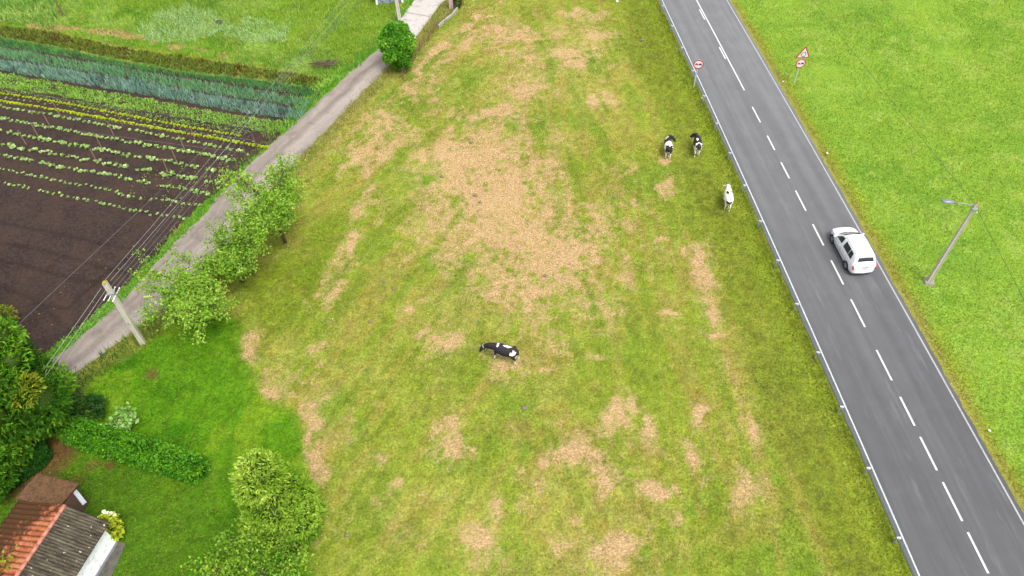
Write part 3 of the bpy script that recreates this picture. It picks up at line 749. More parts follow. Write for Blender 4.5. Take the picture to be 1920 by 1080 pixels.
def blob_crown(blobs, n, seed=0):
    """points near the surfaces of ellipsoid clumps, with outward directions"""
    c = np.array([b[0] for b in blobs], float); r = np.array([b[1] for b in blobs], float)
    w = np.prod(r, 1) ** (2 / 3); w /= w.sum(); i = rng.choice(len(blobs), n, p=w)
    d = unit(rng.normal(size=(n, 3))); rr = rng.uniform(.72, 1.06, n)[:, None]
    P = c[i] + d * r[i] * rr
    # drop those deep inside another clump
    inside = np.zeros(n, bool)
    for k in range(len(blobs)):
        q = (((P - c[k]) / r[k]) ** 2).sum(1); inside |= (q < .45) & (i != k)
    return P[~inside], d[~inside], i[~inside]

def clumps(center, R, n, rs, seed, zmin=.3, shape='ovoid'):
    rg = np.random.default_rng(seed); out = []
    for k in range(n):
        z = rg.uniform(-1, 1); a = rg.uniform(0, 2 * np.pi)
        if shape == 'cone': h = (z + 1) / 2; s = (1 - h) ** .75 * .95 + .05
        else: s = math.sqrt(max(0, 1 - z * z))
        q = rg.uniform(.55, 1.0) if shape != 'cone' else rg.uniform(.7, .95)
        p = np.array([center[0] + R[0] * s * q * math.cos(a), center[1] + R[1] * s * q * math.sin(a), center[2] + R[2] * z * .9])
        r = rs * rg.uniform(.7, 1.3)
        out.append((p, (r, r, r * rg.uniform(.8, 1.2))))
    return out

def sprays(P, Dn, size, wid, cols, tone, nf=6, droop=.15, tip=1.25, up=.35):
    """fans of narrow leaflets, as on thuja and cypress"""
    n = len(P); ax = unit(Dn + [0, 0, up] + rng.normal(0, .35, Dn.shape)); side = unit(np.cross(ax, rng.normal(size=ax.shape)))
    base = cols_pick(cols, n, tone)
    VV, FF, CC = [], [], []; off = 0
    for k in range(nf):
        t = (k / (nf - 1) - .5) * 1.5
        A = ax * math.cos(t) + side * math.sin(t)
        V, F, C = leaf_cards(P + ax * size * .12 * k, A, np.full(n, size) * rng.uniform(.7, 1.2, n), wid, base * rng.uniform(.85, tip, (n, 1)), .15, droop)
        VV.append(V); FF.append(F + off); CC.append(C); off += len(V)
    return np.vstack(VV), np.vstack(FF), np.vstack(CC)

def conifer(name, label, loc, blobs, n, cols, size, wid, trunks, tonefn=None, droop=.15, nf=6, up=.35, core=None, cat='tree', tip=1.3):
    t = thing(name, label, cat, (loc[0], loc[1], 0))
    P, d, i = blob_crown(blobs, n); k = P[:, 2] > .25; P, d, i = P[k], d[k], i[k]
    tb = rng.random(len(blobs)); tone = tb[i] * .7 + .3 * rng.random(len(i))
    if tonefn is not None: tone = tonefn(P, i, tone)
    V, F, C = sprays(P, d, size, wid, cols, tone, nf, droop, tip, up)
    if core is not None:
        # the dead brown heart of the crown, seen only through gaps
        mb = MB()
        for c_, r_ in blobs: mb.ball(tuple(c_), tuple(np.array(r_) * core), 8, 6)
        tri = []
        for f in mb.f:
            tri.append(f[:3])
            if len(f) == 4: tri.append((f[0], f[2], f[3]))
        cv = np.array(mb.v); V = np.vstack([V, cv]); F = np.vstack([F, np.array(tri) + len(V) - len(cv)])
        C = np.vstack([C, np.tile(D(74, 104, 30), (len(cv), 1))])
    link('crown', mesh_np('crown', V, F, C), M['needle'], t)
    mb = MB()
    for pts, r in trunks: mb.tube(pts, r, 8)
    mb.build('trunk', M['bark'], t, smooth=True)
    return t

# ------------------------------------------------------------------ trees and shrubs
LIGHT = [(124, 180, 44), (158, 208, 60), (184, 222, 82), (144, 198, 62), (200, 230, 102)]
fruit_tree('fruit_tree', 'tall light green fruit tree overhanging the lane, farthest of the three by the lane', G(535, 455), 2.7, 4.1, 11, LIGHT, (-.3, .0), per=17, n_limb=9, rise=.95, cl=.17, sub=5)
fruit_tree('fruit_tree', 'light green fruit tree squeezed in the middle of the three by the lane', G(455, 528), 1.7, 3.0, 23, [(115, 168, 42), (150, 196, 60), (178, 214, 84)], (.1, 0), per=16, n_limb=8, rise=.8, cl=.17, sub=5)
fruit_tree('fruit_tree', 'open fruit tree with leaning bare trunk, nearest of the three to the utility pole', G(388, 608), 2.1, 3.9, 37, LIGHT, (-.35, .25), per=15, cl=.17, sub=5, n_limb=8, rise=.38, r0=.11)

P0 = G(752, 128)
t = thing('round_tree', 'dense round green tree growing at the meadow edge of the lane near the gate', 'tree', (P0[0], P0[1], 0))
bl = clumps((0, 0, 2.4), (1.45, 1.45, 1.85), 38, .5, 5) + [(np.array([0, 0, 2.4]), (1.0, 1.0, 1.4))]
P, d, i = blob_crown(bl, 17000); tb = rng.random(len(bl))
leafy('crown', P, d + rng.normal(0, .7, d.shape), .2, .75, cols_pick([(66, 135, 28), (104, 178, 40), (142, 210, 58), (172, 226, 76)], len(P), tb[i] * .6 + .3 * rng.random(len(P))), M['leaf'], t)
MB().tube([(0, 0, 0), (.05, 0, 1.2), (0, 0, 2.6)], [.13, .1, .06]).build('trunk', M['bark'], t, smooth=True)

# big dark conifers on the left, over the clipped hedge
def tone_c(P, i, tone):
    y = np.zeros(len(P))
    return tone * .62
CON = [(38, 80, 14), (62, 116, 20), (98, 154, 32), (142, 192, 50), (166, 208, 66)]
P0 = G(92, 800)
bl = clumps((-.3, 0, 4.6), (2.5, 2.5, 3.6), 46, 1.0, 15) + [(np.array([-.3, 0, 4.4]), (2.2, 2.2, 3.2))]
conifer('conifer_tree', 'big dark green conifer beside the lane end with brown twin trunks, left of the hedge', P0, bl, 17000, CON, .25, .24, [([(0, 0, 0), (-.1, 0, 2), (-.3, 0, 6)], [.2, .16, .08]), ([(.35, -.2, 0), (.25, -.1, 2), (0, 0, 5)], [.16, .13, .07])], lambda P, i, t: t * .8, core=.66)
P1 = G(-60, 700)
bl = clumps((0, 0, 4.9), (2.9, 2.9, 4.2), 46, 1.05, 17) + [(np.array([0, 0, 4.6]), (2.6, 2.6, 3.6))]
conifer('conifer_tree', 'second dark green conifer cut by the left edge of the photo, beside the bare soil', P1, bl, 15000, CON, .26, .24, [([(0, 0, 0), (0, 0, 3), (0, 0, 6)], [.22, .18, .1])], lambda P, i, t: t * .8, core=.66)
P2 = G(20, 890)
bl = clumps((0, 0, 3.4), (1.9, 1.9, 2.5), 30, .8, 19) + [(np.array([0, 0, 3.2]), (1.6, 1.6, 2.1))]
conifer('conifer_tree', 'lower dark conifer in front, just above the mossy lean-to roof', P2, bl, 9500, CON, .25, .24, [([(0, 0, 0), (.1, 0, 2), (0, 0, 4)], [.18, .14, .08])], lambda P, i, t: t * .8, core=.66)
# yellow sprouting branches in the big conifer: a lighter coloured ivy-like growth
big = [o for o in col.objects if o.name.startswith('conifer_tree') and o.parent is None]
yb = []
for u, v in ((42, 742), (54, 724), (8, 592)):
    for z in np.arange(9.5, 1.0, -.1):
        q = np.array([*G(u, v, z), z]) - np.array([P0[0] - .3, P0[1], 4.5])
        if ((q / [2.95, 2.95, 4.2]) ** 2).sum() < .84: break
    yb.append((np.array([*G(u, v, z), z]) - np.array([P0[0], P0[1], 0]), (.55, .55, .65)))
P, d, i = blob_crown(yb, 420); V, F, C = sprays(P, d, .2, .28, [(150, 162, 36), (178, 182, 50), (126, 172, 44)], rng.random(len(P)), 6, .15, 1.2, .4)
tag(link('yellowing_branch', mesh_np('yellowing_branch', V, F, C), M['needle'], big[0]), 'yellow sprays among the dark green crown')

# golden thuja and the broadleaf tree below it
P3 = G(545, 992)
bl = clumps((0, 0, 3.7), (1.75, 1.75, 3.9), 70, .62, 29, shape='cone') + clumps((0, 0, 2.2), (1.75, 1.75, 1.9), 30, .7, 31) + [(np.array([0, 0, 2.4]), (1.6, 1.6, 2.2)), (np.array([0, 0, 4.6]), (1.0, 1.0, 1.7))]
conifer('golden_thuja', 'broad yellow green thuja standing alone on the lawn edge at the bottom', P3, bl, 24000, [(104, 152, 36), (134, 178, 48), (160, 200, 62), (184, 216, 82), (200, 226, 100)], .21, .3, [([(0, 0, 0), (0, 0, 3), (0, 0, 6)], [.17, .12, .05])], lambda P, i, t: np.clip(t * .9 + .12 * (P[:, 2] - 3) / 3, 0, 1), core=.78, up=.6)
fruit_tree('broadleaf_tree', 'loose mid green broadleaf tree in front of the golden thuja, cut by the bottom edge', G(495, 1095), 1.8, 2.7, 43, [(92, 150, 30), (126, 180, 44), (156, 202, 58), (182, 214, 76)], (-.2, .1), per=15, leaf=.17, n_limb=9, rise=.8, sub=7)

# box hedge, long and clipped with a rounded end
def hedge(name, label, a, b, w, h, n, cols, leaf=.15, rnd=.35):
    a = np.asarray(a); b = np.asarray(b); L = np.linalg.norm(b - a); dx = (b - a) / L; nn = np.array([-dx[1], dx[0]])
    t = thing(name, label, 'hedge', (a[0], a[1], 0), math.atan2(dx[1], dx[0]))
    u = rng.uniform(0, L, n * 2); ang = rng.uniform(0, 2 * np.pi, n * 2)
    # superellipse cross-section
    ca, sa = np.cos(ang), np.sin(ang); pw = .68
    yy = np.sign(ca) * np.abs(ca) ** pw * w / 2; zz = h / 2 + np.sign(sa) * np.abs(sa) ** (pw * .8) * h / 2
    bumpy = 1 + (fbm(u * 1.0, ang * 1.5, .8, 77) - .5) * .14
    e = np.minimum(u, L - u); taper = np.sqrt(np.clip(1 - np.clip(1 - e / (w * .55), 0, 1) ** 2, 0, 1))
    P = np.c_[u, yy * bumpy * taper, h / 2 + (zz - h / 2) * bumpy * (.55 + .45 * taper)]
    N = np.c_[np.where(u > L - .5, 1, np.where(u < .5, -1, 0)) * (1 - taper), yy / w, (zz - h / 2) / h]
    k = P[:, 2] > .05; P, N = P[k][:n], N[k][:n]
    P = P + rng.normal(0, .04, P.shape)
    tone = fbm(P[:, 0], P[:, 1] * 2 + P[:, 2] * 2, .5, 91, 3)
    leafy('foliage', P, unit(N) * .5 + rng.normal(0, .8, N.shape), leaf, .7, cols_pick(cols, len(P), np.clip(tone * .5 + .5 * rng.random(len(P)), 0, 1), .3), M['leaf'], t)
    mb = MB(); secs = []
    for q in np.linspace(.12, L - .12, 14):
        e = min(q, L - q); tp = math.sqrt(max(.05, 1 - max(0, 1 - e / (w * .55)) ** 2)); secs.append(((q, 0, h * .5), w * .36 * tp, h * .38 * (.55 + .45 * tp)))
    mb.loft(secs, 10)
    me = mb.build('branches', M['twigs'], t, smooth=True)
    return t
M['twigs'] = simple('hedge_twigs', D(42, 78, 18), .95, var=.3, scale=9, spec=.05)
hA, hB = G(128, 812), G(388, 893)
hedge('box_hedge', 'long clipped bright green box hedge crossing the lawn', hA, hB, 1.35, 1.25, 21000, [(44, 104, 14), (74, 146, 22), (116, 188, 34), (158, 216, 54)])
hedge('clipped_hedge', 'dark low clipped hedge under the conifers beside the shed', G(96, 846), G(-60, 960), 1.5, 1.1, 26000, [(34, 84, 20), (50, 112, 26), (68, 132, 32)], leaf=.09)

# bramble thicket and saplings at the end of the lane verge
P4 = G(150, 778)
bl = clumps((0, 0, .5), (1.9, 1.1, .6), 20, .36, 51)
t = thing('bramble_thicket', 'dark green bramble thicket between the conifer and the box hedge', 'shrub', (P4[0], P4[1], 0))
P, d, i = blob_crown(bl, 7500); k = P[:, 2] > .05; P, d, i = P[k], d[k], i[k]; tb = rng.random(len(bl))
leafy('foliage', P, d + rng.normal(0, .7, d.shape), .13, .65, cols_pick([(48, 100, 34), (72, 132, 40), (108, 164, 52)], len(P), tb[i]), M['leaf'], t)
mb = MB()
rg = np.random.default_rng(3)
for k in range(14):
    a = rg.uniform(0, 6.28); p = np.array([rg.uniform(-1.2, 1.2), rg.uniform(-.8, .8), .6]); q = p + [math.cos(a) * .9, math.sin(a) * .9, rg.uniform(.5, 1.3)]
    mb.tube([tuple(p), tuple((p + q) / 2 + [0, 0, .25]), tuple(q)], [.02, .015, .01], 5)
mb.build('stems', M['bark'], t)
t = fruit_tree('elder_shoots', 'loose upright leafy shoots rising beside the lane end above the brambles', G(146, 752), .7, 1.7, 61, [(70, 120, 50), (100, 150, 70), (130, 172, 90)], per=5, leaf=.12, n_limb=6, rise=1.5, cl=.12, sub=3, r0=.04, cat='shrub', trunk='stems')
t = fruit_tree('fig_sapling', 'pale sapling with large lobed leaves on the lawn above the box hedge', G(246, 800), .5, .95, 67, [(130, 190, 78), (160, 212, 104), (185, 224, 128)], (-.2, .1), per=2, leaf=.3, n_limb=6, rise=1.1, cl=.1, sub=2, r0=.04, cat='sapling', trunk='stem')
t = fruit_tree('garden_shrub', 'small round green shrub against the upper side of the box hedge', G(185, 812), .25, .6, 71, [(80, 130, 30), (120, 165, 40), (150, 180, 50)], per=5, leaf=.12, n_limb=7, rise=1.0, cl=.12, sub=3, r0=.03, cat='shrub', trunk='stem')

M['petal'] = simple('cream_petal', (.62, .64, .45), .8, var=.3, scale=40)
# hydrangea at the corner of the house
P5 = G(218, 1000)
t = thing('hydrangea_bush', 'yellow green hydrangea with cream flower heads at the corner of the white shed', 'shrub', (P5[0], P5[1], 0))
bl = clumps((0, 0, .85), (.42, .42, .6), 16, .32, 55) + [(np.array([0, 0, .8]), (.5, .5, .7))]
P, d, i = blob_crown(bl, 2600); k = P[:, 2] > .1; P, d, i = P[k], d[k], i[k]
leafy('foliage', P, d + rng.normal(0, .35, d.shape), .14, .75, cols_pick([(190, 214, 40), (215, 232, 60), (235, 245, 80)], len(P)), M['leaf'], t)
rg = np.random.default_rng(8); heads = []
for k in range(13):
    a = rg.uniform(1.2, 3.6); z = rg.uniform(.9, 1.5); heads.append((math.cos(a) * .55 * (1.4 - z * .4), math.sin(a) * .55, z + .1))
for hx, hy, hz in heads:
    mb = MB().ball((hx, hy, hz), (.10, .10, .07), 8, 6); mb.v = [tuple(np.array(q) + rg.normal(0, .008, 3)) for q in mb.v]
    mb.build('flower_head', M['petal'], t)
mb = MB()
for k in range(7):
    a = k * .9; mb.tube([(0, 0, 0), (math.cos(a) * .2, math.sin(a) * .2, .5), (math.cos(a) * .35, math.sin(a) * .35, .9)], [.02, .015, .01], 5)
mb.build('stems', M['bark'], t)

# ------------------------------------------------------------------ vegetable plot
rank(GP([(-250, -40), (60, -40), (98, 0), (108, 30), (95, 52), (0, 42), (-250, 0)]), 60, .45, .16, .6, [(110, 158, 64), (146, 186, 90), (176, 204, 110)], 'pale broad leaved weeds in the top left corner', 'weed_thicket', seed=690, cat='weeds', warp=1.5)
rank(potato, 110, .3, .14, .55, [(92, 72, 40), (112, 108, 50), (140, 154, 66), (104, 142, 52), (88, 70, 40), (130, 150, 62)], 'olive brown potato foliage band at the far edge of the plot', 'potato_plants', seed=700, z0=.03, cat='crop')
rank(leekA, 130, .42, .055, .5, [(66, 128, 74), (88, 156, 92), (118, 182, 88), (76, 140, 84)], 'deep teal onion leaves, farthest of the blue green beds', 'onion_plants', seed=710, z0=.03, cat='crop', warp=.35)
rank(leekB, 120, .5, .06, .55, [(96, 148, 112), (128, 178, 140), (116, 182, 88), (152, 192, 166), (90, 150, 96)], 'blue green leek leaves in the middle bed', 'leek_plants', seed=720, z0=.03, cat='crop', warp=.35)
rank(leekC, 130, .5, .06, .55, [(96, 142, 134), (140, 180, 172), (112, 164, 118), (176, 206, 202), (84, 132, 118)], 'blue green leek leaves in the bed nearest the salad strip', 'leek_plants', seed=730, z0=.03, cat='crop', warp=.35)
rank(greens, 210, .2, .11, .75, [(122, 178, 50), (156, 204, 68), (140, 190, 90), (176, 216, 104), (124, 170, 60)], 'bright green low salad crop between leeks and seedling rows', 'salad_plants', seed=740, z0=.03, cat='crop', clumpy=.2)
rank(band([(-250, 100), (0, 168), (120, 185), (245, 208), (360, 228), (480, 249)], [(-250, 106), (0, 174), (120, 192), (245, 216), (360, 238), (450, 252)]), 70, .16, .1, .75, [(130, 180, 60), (160, 205, 90)], 'sparse green seedlings between the salad strip and the lettuces', 'salad_plants', seed=745, z0=.04, cat='crop')
rank(GP([(-60, 690), (100, 650), (260, 510), (330, 440), (370, 400), (400, 370), (430, 350), (370, 330), (300, 380), (100, 560)]), .9, .12, .12, .8, [(160, 150, 60), (150, 180, 80)], 'scattered tiny weeds on the tilled soil', 'weeds', seed=750, z0=.04, cat='weeds')

def resamp_by(pl, step): s = np.linalg.norm(np.diff(pl, axis=0), axis=1).sum(); return resample(pl, max(2, int(s / step)))
ROWS = [  # photo-traced rows, farthest first: (points, kind, spacing, scale, what, label)
 ([(-40, 171), (0, 176), (120, 195), (245, 219), (360, 241), (450, 256)], 'lettuce', .38, .95, 'yellow green lettuce head in the farther of two lettuce rows', 'heads in the farther lettuce row'),
 ([(-40, 186), (0, 191), (110, 208), (225, 229), (350, 252), (480, 274), (500, 279)], 'lettuce', .38, 1.1, 'yellow green lettuce head in the nearer of two lettuce rows', 'heads in the nearer lettuce row'),
 ([(0, 183), (120, 201), (245, 225), (360, 247), (470, 268)], 'cabbage', .8, .65, 'small green seedling between the two lettuce rows', 'seedlings between the lettuce rows'),
 ([(0, 202), (60, 212), (140, 226), (240, 244), (340, 263), (430, 281), (465, 291)], 'cabbage', .62, 1.1, 'cabbage seedling in the first row below the lettuces', 'cabbages in the first row below the lettuces'),
 ([(0, 223), (90, 240), (180, 258), (270, 273), (320, 281), (440, 303)], 'cabbage', .55, 1.25, 'cabbage seedling in the second row below the lettuces', 'cabbages in the second row below the lettuces'),
 ([(0, 247), (60, 258), (125, 271), (200, 285), (290, 301), (380, 317), (425, 326)], 'cabbage', .62, 1.25, 'cabbage seedling in the third row below the lettuces', 'cabbages in the third row below the lettuces'),
 ([(0, 272), (60, 283), (115, 293), (170, 303), (240, 315), (290, 324), (350, 335), (420, 347)], 'cabbage', .62, 1.25, 'cabbage seedling in the fourth row below the lettuces', 'cabbages in the fourth row below the lettuces'),
 ([(0, 293), (50, 301), (125, 317), (200, 329), (280, 345), (340, 356), (392, 366)], 'cabbage', .62, 1.2, 'cabbage seedling in the third row from the bare soil', 'cabbages in the third row from the bare soil'),
 ([(0, 318), (60, 331), (125, 344), (200, 358), (250, 371), (375, 387)], 'cabbage', .55, .85, 'little cabbage seedling in the second row from the bare soil', 'cabbages in the second row from the bare soil'),
 ([(0, 343), (50, 353), (110, 366), (180, 381), (240, 394), (300, 405), (347, 412)], 'cabbage', .55, .85, 'little cabbage seedling in the last row beside bare soil', 'cabbages in the last row beside bare soil'),
]
def plant_mesh(kind, seed):
    rg = np.random.default_rng(seed)
    if kind == 'lettuce':
        n = 26; P = np.zeros((n, 3)); a = np.arange(n) * 2.4; up = np.linspace(.15, 1.3, n)
        A = np.c_[np.cos(a), np.sin(a), up]; sz = np.linspace(.2, .15, n); P[:, 2] = .02
        return mesh_np('lettuce_head', *[q if j != 2 else q for j, q in enumerate(leaf_cards(P, A, sz, 1.0, cols_pick([(215, 240, 50), (235, 250, 80), (196, 228, 44)], n), .25, .1))])
    n = 9; P = np.zeros((n, 3)); a = np.arange(n) * 2.4 + rg.uniform(0, 1, n); A = np.c_[np.cos(a), np.sin(a), rg.uniform(.25, 1.0, n)]; P[:, 2] = .04
    return mesh_np('cabbage_seedling', *leaf_cards(P, A, np.full(n, .24) * rg.uniform(.6, 1.15, n), .75, cols_pick([(150, 196, 98), (190, 226, 138), (215, 238, 165), (130, 182, 84)], n), .2, .15))
PLM = {'lettuce': [plant_mesh('lettuce', s) for s in range(4)], 'cabbage': [plant_mesh('cabbage', s) for s in range(6)]}
spots = {'lettuce': [], 'cabbage': []}
rg = np.random.default_rng(77)
for ri, (pts, kind, sp, sc, lab, grp) in enumerate(ROWS):
    for p in resamp_by(GP(pts), sp * (.8 if kind == 'cabbage' else 1)):
        p = p + rg.normal(0, .05, 2) * (0.5 if kind == 'lettuce' else 1.3)
        if kind == 'cabbage' and rg.random() < .04: continue
        if not in_view(p[0], p[1], .3): continue
        spots[kind].append((p[0], p[1], sc * (1.0 if kind == 'cabbage' else 1) * rg.uniform(.75, 1.2), rg.uniform(0, 6.28), lab, grp))
for kind, nm, cat in (('lettuce', 'lettuce_head', 'lettuce'), ('cabbage', 'cabbage_seedling', 'cabbage')):
    L_ = sorted(spots[kind], key=lambda s: (s[1] ** 2 + s[0] ** 2 + CAM_H ** 2) / s[2] ** 2)
    for j, (x_, y_, sc, rz, lab, grp) in enumerate(L_[:290]):
        o = bpy.data.objects.new(nm, PLM[kind][j % len(PLM[kind])]); col.objects.link(o)
        if not PLM[kind][j % len(PLM[kind])].materials: PLM[kind][j % len(PLM[kind])].materials.append(M['leaf'])
        o.location = (x_, y_, .05); o.scale = (sc, sc, sc); o.rotation_euler = (0, 0, rz); tag(o, lab, cat, grp)
    rest = L_[290:]
    if rest:
        VV, FF, CC, off = [], [], [], 0
        for x_, y_, sc, rz, lab, grp in rest:
            n = 9; a = np.arange(n) * 2.4 + rz; P = np.tile([x_, y_, .08], (n, 1)); A = np.c_[np.cos(a), np.sin(a), rng.uniform(.25, 1, n)]
            V, F, C = leaf_cards(P, A, np.full(n, .22 * sc) * rng.uniform(.6, 1.15, n), .75, cols_pick([(128, 172, 84), (168, 204, 120), (190, 218, 140)], n), .2, .15)
            VV.append(V); FF.append(F + off); CC.append(C); off += len(V)
        o = link('cabbage_seedlings', mesh_np('cabbage_seedlings', np.vstack(VV), np.vstack(FF), np.vstack(CC)), M['leaf'])
        tag(o, 'the smallest and farthest green seedlings scattered in the crop rows', 'cabbage', None, 'stuff')
# weeds between the seedling rows near the lane
rank(GP([(250, 330), (380, 300), (470, 275), (430, 335), (380, 385), (330, 400), (240, 372)]), 9, .12, .11, .8, [(130, 165, 60), (165, 190, 95), (185, 175, 80)], 'thin weeds growing among the seedling rows near the lane', 'weeds', seed=760, z0=.05, cat='weeds', warp=1.5)

# stakes and posts
def stake(name, label, uv, h, r, mat, lean=(0, 0), group=None, cat='stake', top=None):
    p = G(*uv); o = MB().tube([(0, 0, -.1), (lean[0] * .5, lean[1] * .5, h * .5), (lean[0], lean[1], h)], [r, r * .95, r * .8], 7).build(name, mat, smooth=False)
    o.location = (p[0], p[1], .03); return tag(o, label, cat, group)
SL = ['thin stake in the lettuce strip', 'thin stake in the upper cabbage rows', 'thin stake in the middle cabbage rows', 'thin stake in the lower cabbage rows']
for k, (u, v, lb) in enumerate([(113, 217, 0), (94, 237, 1), (73, 258, 2), (50, 272, 3), (231, 237, 0), (214, 255, 1), (193, 281, 2), (183, 306, 3), (366, 263, 0), (347, 282, 1), (333, 307, 2), (316, 325, 3), (248, 222, 0)]):
    side = ('leftmost' if u < 60 else 'in the left third' if u < 150 else 'in the middle' if u < 300 else 'near the lane')
    stake('wooden_stake', f'{SL[lb]}, {side} of the plot' if u != 248 else 'short thin stake standing between the two lettuce rows', (u, v), 1.45 if u != 248 else .8, .04, M['stake_wood'], (0.02 * (k % 3 - 1), .03), 'thin stakes in the seedling rows')
stake('wooden_stake', 'pale short stake on the bare soil at the lane corner', (337, 441), .95, .03, M['stake_wood'], (-.1, 0)); stake('wooden_stake', 'dark short stake left of the pale one on the bare soil', (326, 443), .6, .025, M['old_wood'], (-.1, 0))
for u, v, h, lb in [(508, 268, 1.7, 'farthest of the weathered thick posts beside the lane'), (486, 287, 1.8, 'second farthest of the weathered thick posts beside the lane'), (469, 309, 1.7, 'middle one of the five weathered thick posts beside the lane'), (449, 325, 1.5, 'second nearest of the weathered thick posts beside the lane'), (427, 350, 1.9, 'nearest and stoutest of the weathered thick posts beside the lane')]:
    o = stake('wooden_post', lb, (u, v), h, .085 if v in (350, 268) else .06, M['old_wood'], (-.08, .0), 'thick posts at the row ends', 'post')
stake('wooden_post', 'grey leaning post beside the worn path in the top left corner', (119, 30), 1.9, .1, M['old_wood'], (-.15, .1), None, 'post')
def wire3(name, label, pts, r, mat, sag=0.0, cat='wire', group=None, n=24):
    a, b = np.array(pts[0]), np.array(pts[1]); q = []
    for t in np.linspace(0, 1, n): p = a + (b - a) * t; q.append((p[0], p[1], p[2] - sag * 4 * t * (1 - t)))
    return tag(MB().tube(q, r, 4).build(name, mat), label, cat, group)
for (u0, v0), (u1, v1), z, lb in [((508, 268), (-60, 176), 1.3, 'training wire above the upper edge of the farther lettuce row'), ((486, 287), (-60, 212), 1.3, 'training wire above the nearer lettuce row'), ((469, 309), (-60, 236), 1.2, 'training wire above the first cabbage row')]:
    a, b = G(u0, v0), G(u1, v1); wire3('training_wire', lb, [(a[0], a[1], z), (b[0], b[1], z)], .006, M['wire'], .1)

# ------------------------------------------------------------------ house and lean-to
HO = np.array([-21.05, 15.95]); HROT = math.atan2(-.25, .97)
def corrug(name, mat, parent, y0, y1, s0, z0, s1, z1, pitch, amp, course=0, step=.02, sharp=1.0, wav=0.0):
    """corrugated roof sheet: waves across y, running from (s0,z0) down to (s1,z1)"""
    n = int((y1 - y0) / pitch * 8) + 1; yy = np.linspace(y0, y1, n); m = 30
    t = np.linspace(0, 1, m); V = []
    L = math.hypot(s1 - s0, z1 - z0); nn = np.array([-(z1 - z0), (s1 - s0)]) / L; nn = nn if nn[1] > 0 else -nn
    h = amp * np.abs(np.cos(yy / pitch * np.pi)) ** sharp
    for tt in t:
        sag = (fbm(yy, yy * 0 + tt * 4, .9, 900) - .5) * wav
        st = (tt * L / course % 1.0) * step if course else 0
        o = h + st + sag
        V.append(np.c_[s0 + (s1 - s0) * tt + nn[0] * o, yy, z0 + (z1 - z0) * tt + nn[1] * o])
    V = np.vstack(V); i = np.arange(n * m).reshape(m, n)
    F = np.c_[i[:-1, :-1].ravel(), i[:-1, 1:].ravel(), i[1:, 1:].ravel(), i[1:, :-1].ravel()]
    o = link(name, mesh_np(name, V, F, smooth=True), mat, parent)
    md = o.modifiers.new('thick', 'SOLIDIFY'); md.thickness = .012; md.offset = 0
    return o
def valley_shade(nt, pitch):
    """shade of the channels between the rolls, put in as darker colour"""
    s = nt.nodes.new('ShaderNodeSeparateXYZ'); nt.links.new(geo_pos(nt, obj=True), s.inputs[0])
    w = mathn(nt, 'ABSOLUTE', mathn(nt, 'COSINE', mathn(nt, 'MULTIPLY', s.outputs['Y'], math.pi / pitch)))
    return maprange(nt, w, .6, .1, 0, .75)  # painted shade that makes the ribs stand out
tile_m, nt, bs = new_mat('clay_tiles')
p = geo_pos(nt, obj=True); n1 = noise_node(nt, 3.2, 6, .7, p, .4); n2_n = noise_node(nt, 14, 4, .7, p); n3 = noise_node(nt, 1.1, 5, .65, p, .5)
brick = nt.nodes.new('ShaderNodeTexVoronoi'); brick.inputs['Scale'].default_value = 3.6; nt.links.new(p, brick.inputs['Vector'])
hv = nt.nodes.new('ShaderNodeSeparateColor'); nt.links.new(brick.outputs['Color'], hv.inputs[0])
c = mixc(nt, hv.outputs[0], D(176, 84, 52), D(214, 136, 92)); c = mixc(nt, valley_shade(nt, .27), c, D(70, 34, 24))
c = mixc(nt, maprange(nt, n2_n.outputs['Fac'], .5, .75, 0, .5), c, D(214, 176, 128))
sep = nt.nodes.new('ShaderNodeSeparateXYZ'); nt.links.new(p, sep.inputs[0])
moss = mathn(nt, 'ADD', maprange(nt, sep.outputs['X'], -2.2, -4.4, -.04, .24), mathn(nt, 'ADD', maprange(nt, sep.outputs['Y'], -1.4, .2, 0, .16), n1.outputs['Fac']))
c = mixc(nt, maprange(nt, moss, .54, .66), c, mixc(nt, n2_n.outputs['Fac'], D(66, 44, 30), D(112, 76, 44)))
nt.links.new(c, bs.inputs['Base Color']); bs.inputs['Roughness'].default_value = .9; bs.inputs['Specular IOR Level'].default_value = .15
bump(nt, bs, n2_n.outputs['Fac'], .5, .01)
fib_m, nt, bs = new_mat('fibre_cement')
p = geo_pos(nt, obj=True); n1 = noise_node(nt, 2.2, 7, .75, geo_pos(nt, .45, 2.2, 1, obj=True), .5); n2_n = noise_node(nt, 16, 4, .7, p); n3 = noise_node(nt, 5.5, 3, .5, p)
c = mixc(nt, maprange(nt, n1.outputs['Fac'], .38, .64), D(62, 56, 48), D(128, 120, 100))
c = mixc(nt, maprange(nt, n2_n.outputs['Fac'], .55, .7, 0, .75), c, D(40, 34, 30))
c = mixc(nt, valley_shade(nt, .15), c, D(44, 38, 32))
c = mixc(nt, maprange(nt, n3.outputs['Fac'], .69, .71, 0, .9), c, D(235, 230, 220))
nt.links.new(c, bs.inputs['Base Color']); bs.inputs['Roughness'].default_value = .95; bs.inputs['Specular IOR Level'].default_value = .1
bump(nt, bs, n2_n.outputs['Fac'], .6, .012)
moss_m, nt, bs = new_mat('mossy_sheet')
p = geo_pos(nt, obj=True); n1 = noise_node(nt, 5, 7, .78, p, 1.0); n2_n = noise_node(nt, 18, 5, .75, p, .8)
c = mixc(nt, maprange(nt, n1.outputs['Fac'], .36, .62), D(70, 44, 30), D(146, 104, 60)); c = mixc(nt, maprange(nt, n2_n.outputs['Fac'], .5, .66, 0, .75), c, D(58, 40, 30))
c = mixc(nt, maprange(nt, n1.outputs['Fac'], .62, .72, 0, .7), c, D(126, 118, 44))
nt.links.new(c, bs.inputs['Base Color']); bs.inputs['Roughness'].default_value = .95; bump(nt, bs, n2_n.outputs['Fac'], .9, .03)
